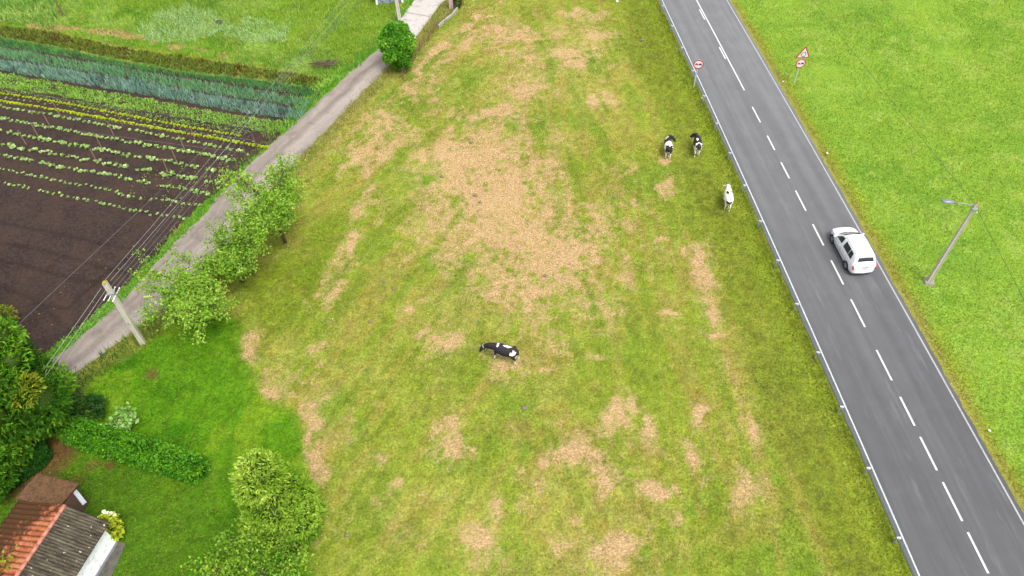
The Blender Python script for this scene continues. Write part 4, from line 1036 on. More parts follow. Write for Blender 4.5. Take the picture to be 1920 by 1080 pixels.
M['wall_white'] = simple('white_wall', (.85, .87, .90), .8, var=.03, scale=3, spec=.2, grime=D(190, 186, 176), gamt=.5, gscale=2.5)
M['ridge'] = simple('ridge_tiles', D(214, 140, 118), .85, var=.12, scale=5, grime=D(160, 110, 90), gamt=.5, gscale=6)

house = thing('white_shed', 'low white walled shed with half orange tiles and half grey corrugated roof', 'shed', (HO[0], HO[1], 0), HROT)
LEN = 7.5; ZR = 3.08; SR = -1.75
mb = MB()
prof = [(0, 0), (0, 2.28), (SR, ZR - .14), (-4.75, 1.86), (-4.75, 0)]
for yy in (0, -LEN): pass
vs = [(s, 0 - .02, z) for s, z in prof] + [(s, -LEN, z) for s, z in prof]
mb.add(vs, [(4, 3, 2, 1, 0), (5, 6, 7, 8, 9)] + [(i, (i + 1) % 5, 5 + (i + 1) % 5, 5 + i) for i in range(5)])
mb.build('wall', M['wall_white'], house)
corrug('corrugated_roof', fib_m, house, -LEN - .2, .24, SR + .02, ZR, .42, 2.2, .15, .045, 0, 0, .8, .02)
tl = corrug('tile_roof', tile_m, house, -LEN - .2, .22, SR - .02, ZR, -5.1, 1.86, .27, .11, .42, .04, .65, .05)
mb = MB(); rg = np.random.default_rng(4)
y = .24
while y > -LEN - .2:
    mb.loft([((SR, y, ZR + .045), .11, .085), ((SR, y - .45, ZR + .03), .095, .075)], 10); y -= .42
rt = mb.build('ridge_cap', M['ridge'], house, smooth=True)
mb = MB(); mb.box((-.0 + .012, -2.35, 2.0), (.05, .45, .16)); mb.build('vent', simple('vent_grey', D(120, 124, 120), .7, scale=30, var=.3), house)
MB().box((.018, -3.75, .12), (.036, 7.4, .2)).build('plinth', simple('plinth_grey', D(175, 178, 182), .85), house)
# door-less side; a pale verge board closes the far gable
MB().loft([((.4, .23, 2.17), .012, .035), ((SR, .23, ZR - .05), .012, .035)], 6).build('verge_board', M['old_wood'], house)
lt = thing('lean_to', 'small lean-to with rusty brown mossy roof behind the tiled shed', 'lean-to', (HO[0], HO[1], 0), HROT)
corrug('mossy_roof', moss_m, lt, 0, 2.55, 0, 0, 1.6, -.28, .16, .03, 0, 0, .9, .04)
mr = bpy.data.objects[-1] if False else lt.children[0]
mr.location = (-2.75, .28, 2.05); mr.rotation_euler = (0, 0, rad(90)); 
MB().box((-4.0, .98, .87), (2.35, 1.3, 1.74)).build('wall', simple('shed_block', D(120, 92, 74), .9), lt)
gm = simple('zinc_sheet', D(205, 212, 216), .5, .2, .1, 5, grime=D(150, 140, 130), gamt=.5)
o = MB().box((0, 0, 0), (1.05, .24, .03)).add([(-.52, -.12, .015), (.52, -.12, .015), (.52, -.10, .07), (-.52, -.10, .07)], [(0, 1, 2, 3)]).build('zinc_gutter', gm, lt)
o.location = (-2.38, 1.25, 1.62); o.rotation_euler = (0, .06, rad(-28))
# stained concrete apron
ap = lambda s, y: tuple(HO + np.array([math.cos(HROT), math.sin(HROT)]) * s + np.array([-math.sin(HROT), math.cos(HROT)]) * y)
yy = np.linspace(.05, -7.4, 60)
R_ = np.array([ap(.42 + .30 * (fbm(np.array([q]), np.array([1.0]), .8, 930)[0] - .3) + min(.35, -q * .12), q) for q in yy]); L_ = np.array([ap(-.05, q) for q in yy])
apm = simple('stained_concrete', D(112, 108, 100), .9, var=.25, scale=3, spec=.15, grime=D(70, 66, 56), gamt=.7, gscale=2.2)
tag(strip('pavement', L_, R_, 5, .03, apm), 'dark stained concrete apron along the white shed wall', kind='structure')
# creeper on the tiles
t = thing('climbing_vine', 'yellow green creeper growing over the orange tiles', 'vine', (HO[0], HO[1], 0), HROT)
n = 520; ss = rng.normal(0, 1, (n, 2)); sv = np.clip(-3.5 + ss[:, 0] * .45, -4.8, -2.2); yv = -3.7 + ss[:, 1] * .55 + (sv + 3.5) * .4
P = np.c_[sv, yv, 3.2 + (sv - SR) * .37 + rng.uniform(.0, .1, n)]
leafy('foliage', P, rng.normal(size=(n, 3)) + [0, 0, .3], .15, .9, cols_pick([(110, 160, 30), (160, 190, 50), (185, 200, 60), (150, 60, 60)], n), M['leaf'], t)
MB().tube([(-4.9, -4.0, 2.1), (-3.9, -3.8, 2.44), (-2.9, -3.5, 2.8)], .015, 5).build('stem', M['bark'], t)

# ------------------------------------------------------------------ poles, lamp, wires
def concrete_pole(name, label, loc, h, w0, w1, cat, lean=(0, 0), rot=0.0):
    t = thing(name, label, cat, (loc[0], loc[1], 0), rot)
    mb = MB(); k = w1 / w0
    def tb(cx, cy, dx, dy):
        vs = []
        for z, q in ((-.2, 1), (h, k)):
            for sx, sy in ((-1, -1), (1, -1), (1, 1), (-1, 1)): vs.append((cx * q + sx * dx / 2 * q + lean[0] * z / h, cy * q + sy * dy / 2 * q + lean[1] * z / h, z))
        mb.add(vs, [(0, 3, 2, 1), (4, 5, 6, 7), (0, 1, 5, 4), (1, 2, 6, 5), (2, 3, 7, 6), (3, 0, 4, 7)])
    tb(-w0 * .38, 0, w0 * .24, w0); tb(w0 * .38, 0, w0 * .24, w0); tb(0, 0, w0 * .56, w0 * .66)
    mb.build('shaft', M['concrete_pole'], t, bevel=.008)
    top = MB(); top.ball((lean[0], lean[1], h + .0), (w1 * .56, w1 * .56, .09), 12, 6); top.build('pole_cap', M['lichen'], t, smooth=True)
    return t
M['dark_gap'] = simple('shadow_gap', D(105, 98, 86), .95)
PU = np.array([-24.0, 29.25])
up = concrete_pole('utility_pole', 'pale concrete utility pole standing between farm lane and lawn', PU, 5.85, .31, .26, 'utility pole', rot=rad(12))
wd = np.array([.27, .963])
for i, (dx, dz) in enumerate(((-.22, 4.92), (0.0, 4.82), (.2, 4.7))):
    a = (dx - .13, -.5, dz); b = (dx + .13, .5, dz + .02)
    o = MB().tube([a, (dx, 0, dz), b], [.022, .026, .022], 6).ball(a, .045, 8, 5).ball(b, .045, 8, 5).build('insulator_rod', M['ceramic'], up, smooth=True)
MB().box((0, 0, 4.75), (.62, .12, .07)).build('crossarm', M['galv_dull'], up)
MB().box((0, 0, 4.98), (.44, .42, .05)).build('clamp_band', M['galv_dull'], up)
FP = np.array([-10.9, 69.5])
fp = concrete_pole('utility_pole', 'concrete utility pole behind the round tree, cut by the top edge', FP, 7.2, .34, .24, 'utility pole', rot=rad(5), lean=(-.25, 0))
MB().box((0, 0, 6.3), (2.4, .12, .1)).build('crossarm', M['galv_dull'], fp)
# spans
def wtag(lb, a, b, r, sag, mat='wire', grp=None): wire3('overhead_wire', lb, [a, b], r, M[mat], sag, 'overhead wire', grp, 40)
for i, (dx, z, r, sg, lb) in enumerate([(-.14, 5.72, .012, .25, 'upper left bright wire'), (.16, 5.66, .012, .25, 'upper right bright wire'), (-.22, 4.94, .006, .35, 'left of the three thin lower wires'), (.0, 4.84, .006, .4, 'middle one of the three thin lower wires'), (.2, 4.72, .006, .45, 'right of the three thin lower wires')]):
    wtag(lb + ' from the near pole towards the gate', (PU[0] + dx, PU[1] + .3, z), (FP[0] - 1.6 + dx * 2.5, FP[1], 6.1 - .1 * i), r, sg)
    if i < 4: wtag(lb + ' dropping from the near pole behind the conifer', (PU[0] + dx, PU[1] - .3, z), (PU[0] - 5.6 + dx, PU[1] - 16.5, 3.3 - .1 * i), r, sg)
wtag('lone thin grey wire crossing the vegetable plot left of the pole', (-44, -14.0, 6.0), (-10.9, 66.9, 6.2), .012, .1, 'dull_wire') if 'dull_wire' in M else None

LP = G(1741, 528)
lamp = concrete_pole('street_lamp', 'concrete street lamp pole with grey lamp head in the field right of the road', LP, 7.25, .26, .17, 'street lamp', rot=rad(-8))
MB().tube([(0, 0, 6.95), (-.5, 0, 7.08), (-1.35, 0, 7.15)], .03, 8).build('arm', M['galv_dull'], lamp, smooth=True)
hd = MB().loft([((-1.25, 0, 7.15), .04, .03), ((-1.4, 0, 7.17), .13, .07), ((-1.7, 0, 7.18), .18, .09), ((-1.98, 0, 7.17), .15, .07), ((-2.08, 0, 7.16), .05, .03)], 12).build('lamp_head', simple('lamp_grey', D(150, 156, 165), .35, .2), lamp, smooth=True)
MB().loft([((-1.45, 0, 7.09), .1, .03), ((-1.7, 0, 7.07), .13, .045), ((-1.98, 0, 7.1), .09, .02)], 10).build('lens', simple('lamp_lens', (.5, .52, .5), .2), hd, smooth=True)
MB().box((0, 0, 6.8), (.34, .34, .06)).box((.12, .22, 6.85), (.05, .3, .05)).build('clamp_band', M['galv_dull'], lamp)
MB().ball((.2, .36, 6.88), (.05, .05, .08), 8, 6).ball((.12, -.28, 6.7), (.05, .05, .08), 8, 6).build('insulator', M['ceramic'], lamp, smooth=True)
MB().box((0, 0, .04), (.75, .75, .16), taper=.8).build('footing', simple('footing', D(165, 158, 145), .9, var=.2), lamp, bevel=.02)
lpz = 6.9
a_ = G(1530, 0, 7.0); dirw = a_ - (LP + [.1, .1]); a2 = LP + dirw * 1.6; 
wire3('overhead_wire', 'thin dark wire from the street lamp towards the top edge', [(LP[0] + .12, LP[1] + .2, lpz), (a2[0], a2[1], 7.0)], .014, M['dark_wire'], .2, 'overhead wire', None, 40)
b_ = G(1920, 555, 7.0); b2 = LP + (b_ - LP) * 5
wire3('overhead_wire', 'thin dark wire from the street lamp towards the right edge', [(LP[0] + .12, LP[1] - .2, lpz - .1), (b2[0], b2[1], 6.9)], .014, M['dark_wire'], .1, 'overhead wire', None, 40)

# ------------------------------------------------------------------ crash barrier
gr = thing('crash_barrier', 'long galvanised steel crash barrier along the left edge of the road', 'crash barrier', (0, 0, 0))
prof = [(0, .40), (.085, .44), (.085, .50), (.01, .54), (.01, .58), (.085, .62), (.085, .68), (0, .72), (-.03, .72), (-.03, .68), (.05, .665), (.05, .635), (-.02, .60), (-.02, .52), (.05, .485), (.05, .455), (-.03, .43), (-.03, .40)]
yy = np.arange(-30, 112, 1.0); m_ = len(prof); V = []
for y in yy:
    x = float(road_c(y)) - 3.93
    V += [(x + a, y, z) for a, z in prof]
i = np.arange(len(yy) * m_).reshape(len(yy), m_); j = np.roll(i, -1, axis=1)
F = np.c_[i[:-1].ravel(), j[:-1].ravel(), j[1:].ravel(), i[1:].ravel()]
link('rail', mesh_np('rail', V, F), M['galv'], gr)
pm = MB().box((-.02, 0, .28), (.10, .06, .86)).mesh('post'); sm = MB().box((.10, 0, .62), (.17, .13, .12)).box((-.02, 0, .715), (.15, .1, .012)).mesh('spacer')
for q in (pm,): q.materials.append(M['galv_dull'])
sm.materials.append(simple('spacer_zinc', D(225, 230, 236), .45, .2))
for k in range(-5, 22):
    y = 15.3 + 3.96 * k; x = float(road_c(y)) - 3.93 - .2
    o = bpy.data.objects.new('post', pm); col.objects.link(o); o.parent = gr; o.location = (x, y, 0); o.rotation_euler = (0, 0, road_dir(y))
    s_ = bpy.data.objects.new('spacer', sm); col.objects.link(s_); s_.parent = o; s_.location = (0, 0, 0)

# ------------------------------------------------------------------ traffic signs
def disc(mb, r, y, n=36, r0=0.0, z=0.0, th=.012):
    v = []; f = []
    for k in range(n):
        a = 2 * math.pi * k / n
        v += [(r * math.cos(a), y, z + r * math.sin(a)), (r * math.cos(a), y - th, z + r * math.sin(a)), (r0 * math.cos(a), y, z + r0 * math.sin(a)), (r0 * math.cos(a), y - th, z + r0 * math.sin(a))]
    for k in range(n):
        i = 4 * k; j = 4 * ((k + 1) % n)
        f += [(i, j, j + 1, i + 1), (i + 1, j + 1, j + 3, i + 3), (i + 3, j + 3, j + 2, i + 2), (i + 2, j + 2, j, i)]
    return mb.add(v, f)
def poly_y(mb, pts, y, th=.008):
    n = len(pts); v = [(x, y, z) for x, z in pts] + [(x, y - th, z) for x, z in pts]
    return mb.add(v, [tuple(range(n)), tuple(reversed(range(n, 2 * n)))] + [(i, n + i, n + (i + 1) % n, (i + 1) % n) for i in range(n)])
CARSIL = [(-.13, -.10), (-.13, .01), (-.10, .03), (-.07, .10), (.07, .10), (.10, .03), (.13, .01), (.13, -.10), (.09, -.10), (.09, -.06), (-.09, -.06), (-.09, -.10)]
def no_overtaking(parent, z, y0=-.05):
    pl = disc(MB(), .45, y0, th=.02, z=z).build('sign_plate', M['sign_white'], parent)
    disc(MB(), .452, y0 - .02, r0=.36, z=z, th=.006).build('red_border', M['sign_red'], pl)
    poly_y(MB(), [(x - .16, zz + z) for x, zz in CARSIL], y0 - .021).build('red_car_symbol', M['sign_red'], pl)
    poly_y(MB(), [(x + .16, zz + z) for x, zz in CARSIL], y0 - .021).build('black_car_symbol', M['sign_black'], pl)
    return pl
SL_ = G(1301, 162); t = thing('road_sign', 'round red bordered no overtaking sign on a single post beside the crash barrier', 'traffic sign', (SL_[0], SL_[1], 0), rad(-6))
MB().box((0, 0, 1.2), (.11, .06, 2.6)).build('post', M['galv'], t)
no_overtaking(t, 2.27)
SR_ = G(1489, 155); t = thing('road_sign', 'post with red triangle roundabout warning above a round no overtaking sign', 'traffic sign', (SR_[0], SR_[1], 0), rad(4))
MB().box((0, 0, 1.6), (.08, .05, 3.4)).build('post', M['galv'], t)
no_overtaking(t, 1.98)
zt = 2.52; a = .68
tri = [(-a, zt), (a, zt), (0, zt + a * 1.732)]
pl = poly_y(MB(), tri, -.05, .02).build('warning_plate', M['sign_red'], t)
cz = zt + a * .577
inn = [(x * .74, cz + (z - cz) * .74) for x, z in tri]
poly_y(MB(), inn, -.0705, .006).build('white_field', M['sign_white'], pl)
for k in range(3):
    a0 = rad(90 + 120 * k); mb = MB(); seg = []
    for q in range(9): b = a0 + rad(85) * q / 8; seg.append((math.cos(b), math.sin(b)))
    pts = [(x * .23, cz - .03 + z * .23) for x, z in seg] + [(x * .17, cz - .03 + z * .17) for x, z in reversed(seg)]
    poly_y(mb, pts, -.077, .004)
    b = a0 + rad(85); e = (math.cos(b) * .2, cz - .03 + math.sin(b) * .2); tg = (-math.sin(b), math.cos(b)); nr = (math.cos(b), math.sin(b))
    poly_y(mb, [(e[0] + nr[0] * .075, e[1] + nr[1] * .075), (e[0] + tg[0] * .11, e[1] + tg[1] * .11), (e[0] - nr[0] * .075, e[1] - nr[1] * .075)], -.077, .004)
    mb.build('arrow', M['sign_black'], pl)

# ------------------------------------------------------------------ car
def build_car():
    cy = 36.18; cx = float(road_c(cy)) + 1.48
    car = thing('parked_car' if False else 'car', 'white compact people carrier driving away in the right lane', 'car', (cx, cy, .03), rad(90) + road_dir(cy))
    # x, half width, z low, z top, roof half width, belt z
    S = [(-2.15, .50, .42, .72, .46, .66), (-2.11, .68, .32, .90, .64, .84), (-2.02, .79, .27, 1.02, .73, .95), (-1.90, .85, .25, 1.14, .72, .99), (-1.80, .865, .24, 1.36, .69, 1.0), (-1.68, .87, .24, 1.56, .66, 1.0), (-1.5, .875, .24, 1.61, .65, 1.0), (-1.1, .88, .22, 1.635, .65, .99), (-.6, .88, .22, 1.645, .655, .98), (-.1, .88, .22, 1.64, .655, .97), (.25, .88, .22, 1.60, .65, .965), (.42, .88, .22, 1.55, .65, .96), (.62, .88, .22, 1.42, .66, .955), (.85, .875, .23, 1.25, .68, .95), (1.05, .87, .24, 1.10, .71, .94), (1.22, .865, .24, 1.005, .74, .93), (1.5, .855, .25, .955, .74, .88), (1.72, .815, .25, .905, .68, .82), (1.90, .74, .27, .82, .60, .74), (2.03, .61, .30, .72, .48, .64), (2.12, .44, .38, .60, .34, .55)]
    SX = np.array([s[0] for s in S])
    def at(x): return [float(np.interp(x, SX, [s[k] for s in S])) for k in range(1, 6)]
    def ring(x):
        w, zl, zt, wr, zb = at(x); zb = min(zb, zt - .03)
        h = [(0, zl), (w * .6, zl), (w * .9, zl + .02), (w * .985, zl + .12), (w, zl + .45 * (zb - zl)), (w * .995, zb - .12 * (zb - zl)), (w * .965, zb), (wr + (w * .965 - wr) * .5, (zb + zt - .06) / 2 if zt - zb > .12 else (zb + zt) / 2), (wr, max(zt - .06, zb + .01)), (wr * .93, zt - .018), (wr * .6, zt + .01), (0, zt + .022)]
        return [(x, -a, z) for a, z in h] + [(x, a, z) for a, z in reversed(h[1:-1])]
    xs_ = np.unique(np.r_[SX, np.linspace(-2.0, 2.0, 60)]); V = []; n = len(ring(0))
    for x in xs_: V += ring(float(x))
    i = np.arange(len(xs_) * n).reshape(len(xs_), n); j = np.roll(i, -1, axis=1)
    F = [tuple(q) for q in np.c_[i[:-1].ravel(), j[:-1].ravel(), j[1:].ravel(), i[1:].ravel()]]
    mb = MB(); mb.add(V, F + [tuple(range(n)), tuple(int(q) for q in reversed(i[-1]))])
    paint, nt, bs = new_mat('white_car_paint'); bs.inputs['Base Color'].default_value = (.66, .66, .67, 1); bs.inputs['Roughness'].default_value = .3; bs.inputs['Coat Weight'].default_value = .5; bs.inputs['Coat Roughness'].default_value = .08
    glass, nt, bs = new_mat('dark_car_glass'); bs.inputs['Base Color'].default_value = (.018, .024, .024, 1); bs.inputs['Roughness'].default_value = .08; bs.inputs['Specular IOR Level'].default_value = .6
    blk = simple('black_trim', (.02, .02, .022), .6); redl = simple('tail_lamp_red', (.5, .02, .03), .2); clear = simple('head_lamp_glass', (.55, .57, .6), .12)
    tyre = simple('tyre_rubber', (.02, .02, .02), .85); rim = simple('alloy_rim', (.42, .43, .45), .35, .7)
    body = mb.build('body', paint, car, smooth=True)
    seam = simple('panel_gap', (.10, .10, .10), .7)
    def side(x, t, s, off=.008):
        w, zl, zt, wr, zb = at(x); a0, b0 = w * .965, zb; a1, b1 = wr, max(zt - .06, zb + .01)
        return (x, s * (a0 + (a1 - a0) * t + off), b0 + (b1 - b0) * t + off * .3)
    def side_panel(name, x0, x1, t0, t1, s, mat, parent, slant0=0, slant1=0, n=8):
        mb = MB(); vs = []
        for k in range(n + 1):
            q = k / n
            for t in (t0, t1):
                x = (x0 + slant0 * (t - t0)) * (1 - q) + (x1 + slant1 * (t - t0)) * q
                vs.append(side(x, t, s))
        return mb.add(vs, [(2 * k, 2 * k + 2, 2 * k + 3, 2 * k + 1) for k in range(n)]).build(name, mat, parent)
    def sidelow(x, f, s, off=.006):
        w, zl, zt, wr, zb = at(x); z = zl + (zb - zl) * f
        wx = w * (.985 + .015 * min(1, f / .45)) if f < .45 else w * (1 - .035 * ((f - .45) / .55) ** 2); return (x, s * (wx + off), z)
    for s in (1, -1):
        side_panel('door_window', .16, .96, .12, .86, s, glass, body, 0.02, -.52)
        side_panel('rear_door_window', -.90, -.12, .12, .86, s, glass, body, .03, 0)
        side_panel('quarter_window', -1.42, -.93, .12, .86, s, glass, body, .16, 0)
        for x0 in (1.0, .02, -.90):
            mb = MB(); vs = []
            for k in range(7):
                f = .12 + .88 * k / 6; a = sidelow(x0, f, s, .004); b = sidelow(x0 + .022, f, s, .004); vs += [a, b]
            mb.add(vs, [(2 * k, 2 * k + 1, 2 * k + 3, 2 * k + 2) for k in range(6)]).build('door_seam', seam, body)
        for x0 in (.18, -.72):
            a = sidelow(x0, .82, s, .02); MB().box(a, (.2, .03, .035)).build('door_handle', paint, body, bevel=.008)
        mb = MB(); vs = []
        for k in range(13):
            x = -1.15 + 2.15 * k / 12; vs += [sidelow(x, .42, s, .010), sidelow(x, .50, s, .010)]
        mb.add(vs, [(2 * k, 2 * k + 2, 2 * k + 3, 2 * k + 1) for k in range(12)]).build('side_moulding', simple('grey_trim', (.35, .35, .36), .6) if s == 1 else M['galv_dull'], body)
        m_ = MB().box((.92, s * 1.0, 1.03), (.12, .22, .15)).build('wing_mirror', paint, body, bevel=.03)
        # lamps
        MB().loft([((-2.04, s * .74, .70), .10, .05), ((-1.99, s * .77, .85), .10, .06), ((-1.94, s * .77, .98), .07, .05)], 10).build('tail_light', redl, body, smooth=True)
        MB().loft([((1.90, s * .60, .72), .11, .06), ((1.78, s * .69, .77), .10, .06), ((1.64, s * .73, .81), .05, .03)], 10).build('headlight', clear, body, smooth=True)
        # wheels with dark arches
        for wx in (-1.28, 1.32):
            ar = MB(); w = at(wx)[0]; vs = []; N = 20
            for k in range(N + 1):
                b = math.pi * k / N; vs += [(wx + .30 * math.cos(b), s * (w + .004), .32 + .32 * math.sin(b)), (wx + .375 * math.cos(b), s * (w + .006), .32 + .375 * math.sin(b))]
            ar.add(vs, [(2 * k, 2 * k + 1, 2 * k + 3, 2 * k + 2) for k in range(N)]).build('wheel_arch', blk, body)
            mb = MB(); vs = []; N = 28; pr = [(.20, -.09), (.29, -.1), (.32, -.07), (.32, .07), (.29, .10), (.20, .09)]
            for k in range(N):
                b = 2 * math.pi * k / N
                vs += [(wx + r * math.cos(b), s * (w - .075) + y * s, .32 + r * math.sin(b)) for r, y in pr]
            f = []
            for k in range(N):
                for q in range(5): f.append((k * 6 + q, ((k + 1) % N) * 6 + q, ((k + 1) % N) * 6 + q + 1, k * 6 + q + 1))
            wo = mb.add(vs, f).build('wheel', tyre, car, smooth=True)
            mb = MB(); vs = [(wx, s * (w + .012), .32)]
            N = 30
            for k in range(N):
                b = 2 * math.pi * k / N; r = .205; vs.append((wx + r * math.cos(b), s * (w + .004), .32 + r * math.sin(b)))
            mb.add(vs, [(0, 1 + k, 1 + (k + 1) % N) for k in range(N)])
            mb.build('rim', rim, wo)
            mb = MB()
            for k in range(5):
                b = 2 * math.pi * (k + .5) / 5; mb.box((wx + .13 * math.cos(b), s * (w + .016), .32 + .13 * math.sin(b)), (.06, .012, .06))
            mb.build('rim_opening', blk, wo)
    def top_panel(name, x0, x1, f0, f1, mat, off=.012, n=8, bow=0.0):
        mb = MB(); vs = []; m = 8
        for k in range(n + 1):
            q = k / n; x = x0 + (x1 - x0) * q; f = f0 + (f1 - f0) * q
            for c in range(m + 1):
                u = -1 + 2 * c / m; xx = x - bow * u * u; w, zl, zt, wr, zb = at(xx)
                vs.append((xx, u * wr * f, zt + .022 - .032 * abs(u * f) ** 1.6 + off))
        f = [(k * (m + 1) + c, k * (m + 1) + c + 1, (k + 1) * (m + 1) + c + 1, (k + 1) * (m + 1) + c) for k in range(n) for c in range(m)]
        return mb.add(vs, f).build(name, mat, body, smooth=True)
    top_panel('windscreen', .52, 1.17, .90, .97, glass, .014, bow=.10)
    top_panel('rear_window', -1.74, -1.87, .74, .80, glass, .016)
    MB().box((1.22, .25, 1.035), (.03, .5, .02), .15).box((1.22, -.35, 1.035), (.03, .5, .02), -.1).build('wiper', blk, body)
    MB().box((-1.66, 0, 1.60), (.20, 1.1, .03)).build('roof_spoiler', paint, body, bevel=.012)
    MB().box((-2.15, 0, .82), (.02, .52, .115)).build('number_plate', M['sign_white'], body)
    MB().box((-2.13, 0, .93), (.03, .5, .03)).build('tailgate_handle', simple('chrome', (.5, .5, .5), .2, 1), body)
    MB().loft([((-1.98, -.80, .45), .03, .07), ((-2.12, -.58, .45), .03, .08), ((-2.17, 0, .45), .03, .085), ((-2.12, .58, .45), .03, .08), ((-1.98, .80, .45), .03, .07)], 8).build('rear_bumper', paint, body, smooth=True)
    MB().box((-2.10, 0, .33), (.05, 1.2, .09)).build('bumper_skirt', blk, body, bevel=.01)
    MB().loft([((1.93, -.66, .42), .03, .06), ((2.08, -.38, .42), .03, .06), ((2.15, 0, .42), .03, .06), ((2.08, .38, .42), .03, .06), ((1.93, .66, .42), .03, .06)], 8).build('front_bumper', paint, body, smooth=True)
    for s in (1, -1): MB().tube([(.25, s * .61, 1.62), (-.6, s * .62, 1.665), (-1.5, s * .61, 1.635)], .012, 6).build('roof_strip', M['galv_dull'], body)
    MB().tube([(-1.35, 0, 1.64), (-1.5, 0, 1.82)], .006, 5).build('aerial', blk, body)
build_car()

# ------------------------------------------------------------------ cows
def remeshed(mb, voxel=.022):
    o = mb.build('tmp', None)
    md = o.modifiers.new('r', 'REMESH'); md.mode = 'VOXEL'; md.voxel_size = voxel; md.use_smooth_shade = True
    m2 = o.modifiers.new('s', 'SMOOTH'); m2.factor = .5; m2.iterations = 6
    dg = bpy.context.evaluated_depsgraph_get(); me = bpy.data.meshes.new_from_object(o.evaluated_get(dg))
    old = o.data; bpy.data.objects.remove(o); bpy.data.meshes.remove(old)
    return me
cow_mat = attr_mat('cow_hide', .75, .15, 14, .12)
def cow(label, loc, rot, head, white, legs=(0, 0, 0, 0), collar=None, tail=(0, 0)):
    """head: list of (x,y,z) neck base, mid neck, poll, brow, muzzle. white: fn(P)->bool"""
    t = thing('cow', label, 'cow', (loc[0], loc[1], .0), rot, 'cows in the meadow')
    if loc[0] > 5: t.scale = (.94, .94, .94)
    mb = MB()
    mb.loft([((-.92, 0, 1.16), .07, .10), ((-.88, 0, 1.13), .19, .20), ((-.76, 0, 1.10), .26, .28), ((-.55, 0, 1.04), .31, .35), ((-.25, 0, .98), .345, .41), ((.05, 0, .96), .36, .43), ((.3, 0, .98), .33, .41), ((.5, 0, 1.02), .27, .37), ((.66, 0, 1.04), .20, .30), ((.78, 0, 1.03), .12, .20)], 18)
    mb.loft([((-.70, 0, 1.36), .20, .05), ((-.3, 0, 1.36), .06, .05), ((.2, 0, 1.37), .05, .05), ((.52, 0, 1.37), .07, .07)], 10)     # hips and spine
    for s in (1, -1): mb.ball((-.62, s * .21, 1.30), (.12, .09, .08)); mb.ball((-.84, s * .12, 1.18), (.08, .06, .08))
    hb, hm, hp, hr, hz = [np.array(q, float) for q in head]
    st = np.array([.52, 0, 1.06])
    mb.loft([(tuple(st), .22, .32), (tuple(hb), .17, .265), (tuple(hm), .125, .195), (tuple(hp), .105, .14)], 14)
    mb.loft([(tuple(hp - (hr - hp) * .35), .08, .09), (tuple(hp), .125, .135), (tuple(hr), .12, .13), (tuple(hr * .55 + hz * .45), .075, .085), (tuple(hz * .9 + hr * .1), .065, .07), (tuple(hz), .06, .055)], 14)
    fw = (hz - hp); fw /= np.linalg.norm(fw); sd = np.cross([0, 0, 1.0], fw); sd /= np.linalg.norm(sd); upv = np.cross(fw, sd)
    for s in (1, -1):
        e0 = hp + sd * s * .09 + upv * .03; e1 = e0 + sd * s * .13 - upv * .01 - fw * .05; e2 = e0 + sd * s * .22 - upv * .04 - fw * .04
        mb.loft([(tuple(e0), .03, .03), (tuple(e1), .03, .065), (tuple(e2), .02, .02)], 8)
    L = [(.50, 1, legs[0]), (.50, -1, legs[1])]
    for x, s, o in L:
        mb.loft([((x, s * .18, 1.05), .10, .17), ((x + .02, s * .19, .78), .085, .115), ((x + .02 + o * .35, s * .17, .47), .058, .06), ((x + .02 + o * .5, s * .165, .42), .056, .058), ((x + o * .8, s * .16, .16), .042, .042), ((x + o * .9 + .01, s * .16, .08), .05, .055), ((x + .04 + o, s * .16, .0), .058, .07)], 10)
    for s, o in ((1, legs[2]), (-1, legs[3])):
        mb.loft([((-.62, s * .19, 1.08), .13, .26), ((-.60, s * .21, .86), .115, .20), ((-.64 + o * .2, s * .20, .66), .075, .12), ((-.76 + o * .5, s * .18, .50), .052, .07), ((-.77 + o * .6, s * .18, .42), .048, .055), ((-.74 + o * .9, s * .17, .16), .042, .045), ((-.72 + o, s * .17, .08), .05, .055), ((-.68 + o, s * .17, .0), .058, .07)], 10)
    mb.ball((-.42, 0, .63), (.19, .15, .14))
    for a, b in ((.07, .06), (-.07, .06), (.07, -.06), (-.07, -.06)): mb.tube([(-.42 + a, b, .55), (-.42 + a, b, .46)], .022, 6)
    mb.tube([(-.88, 0, 1.24), (-.97, tail[0] * .3, 1.1), (-.99 + tail[1] * .3, tail[0] * .7, .8), (-.97 + tail[1], tail[0], .56), (-.96 + tail[1], tail[0], .38)], [.035, .03, .024, .04, .018], 8)
    mb.tube([(.60, 0, .80), (.72, 0, .78), tuple(hb * .6 + np.array([.7, 0, .8]) * .4 - [0, 0, .1])], [.06, .05, .03], 8)  # dewlap
    me = remeshed(mb); n = len(me.vertices); co = np.empty(n * 3, np.float32); me.vertices.foreach_get('co', co); P = co.reshape(-1, 3).astype(float)
    nz = (fbm(P[:, 0] + P[:, 2] * .7 + loc[0], P[:, 1] * 1.1 + P[:, 2] * .6 + loc[1], .22, 950, 4) - .5) * .5
    w = white(P, nz, hp, hz)
    black = np.array([.022, .02, .024]); wht = np.array([.60, .56, .50]); C = np.where(w[:, None], wht, black)
    C = np.where((P[:, 2] < .07)[:, None], [.07, .055, .045], C)
    C = np.where((np.linalg.norm(P - hz, axis=1) < .07)[:, None], [.10, .075, .07], C)
    ud = np.linalg.norm((P - [-.42, 0, .60]) / [.2, .16, .16], axis=1) < 1.05
    C = np.where(ud[:, None], [.62, .42, .36], C)
    at = me.attributes.new('Col', 'FLOAT_COLOR', 'POINT'); c4 = np.ones((n, 4), np.float32); c4[:, :3] = C; at.data.foreach_set('color', c4.ravel())
    link('body', me, cow_mat, t)
    for s in (1, -1):
        e = hp * .55 + hr * .45 + sd * s * .10 + upv * .03; MB().ball(tuple(e), .022, 8, 6).build('eye', M['sign_black'], t, smooth=True)
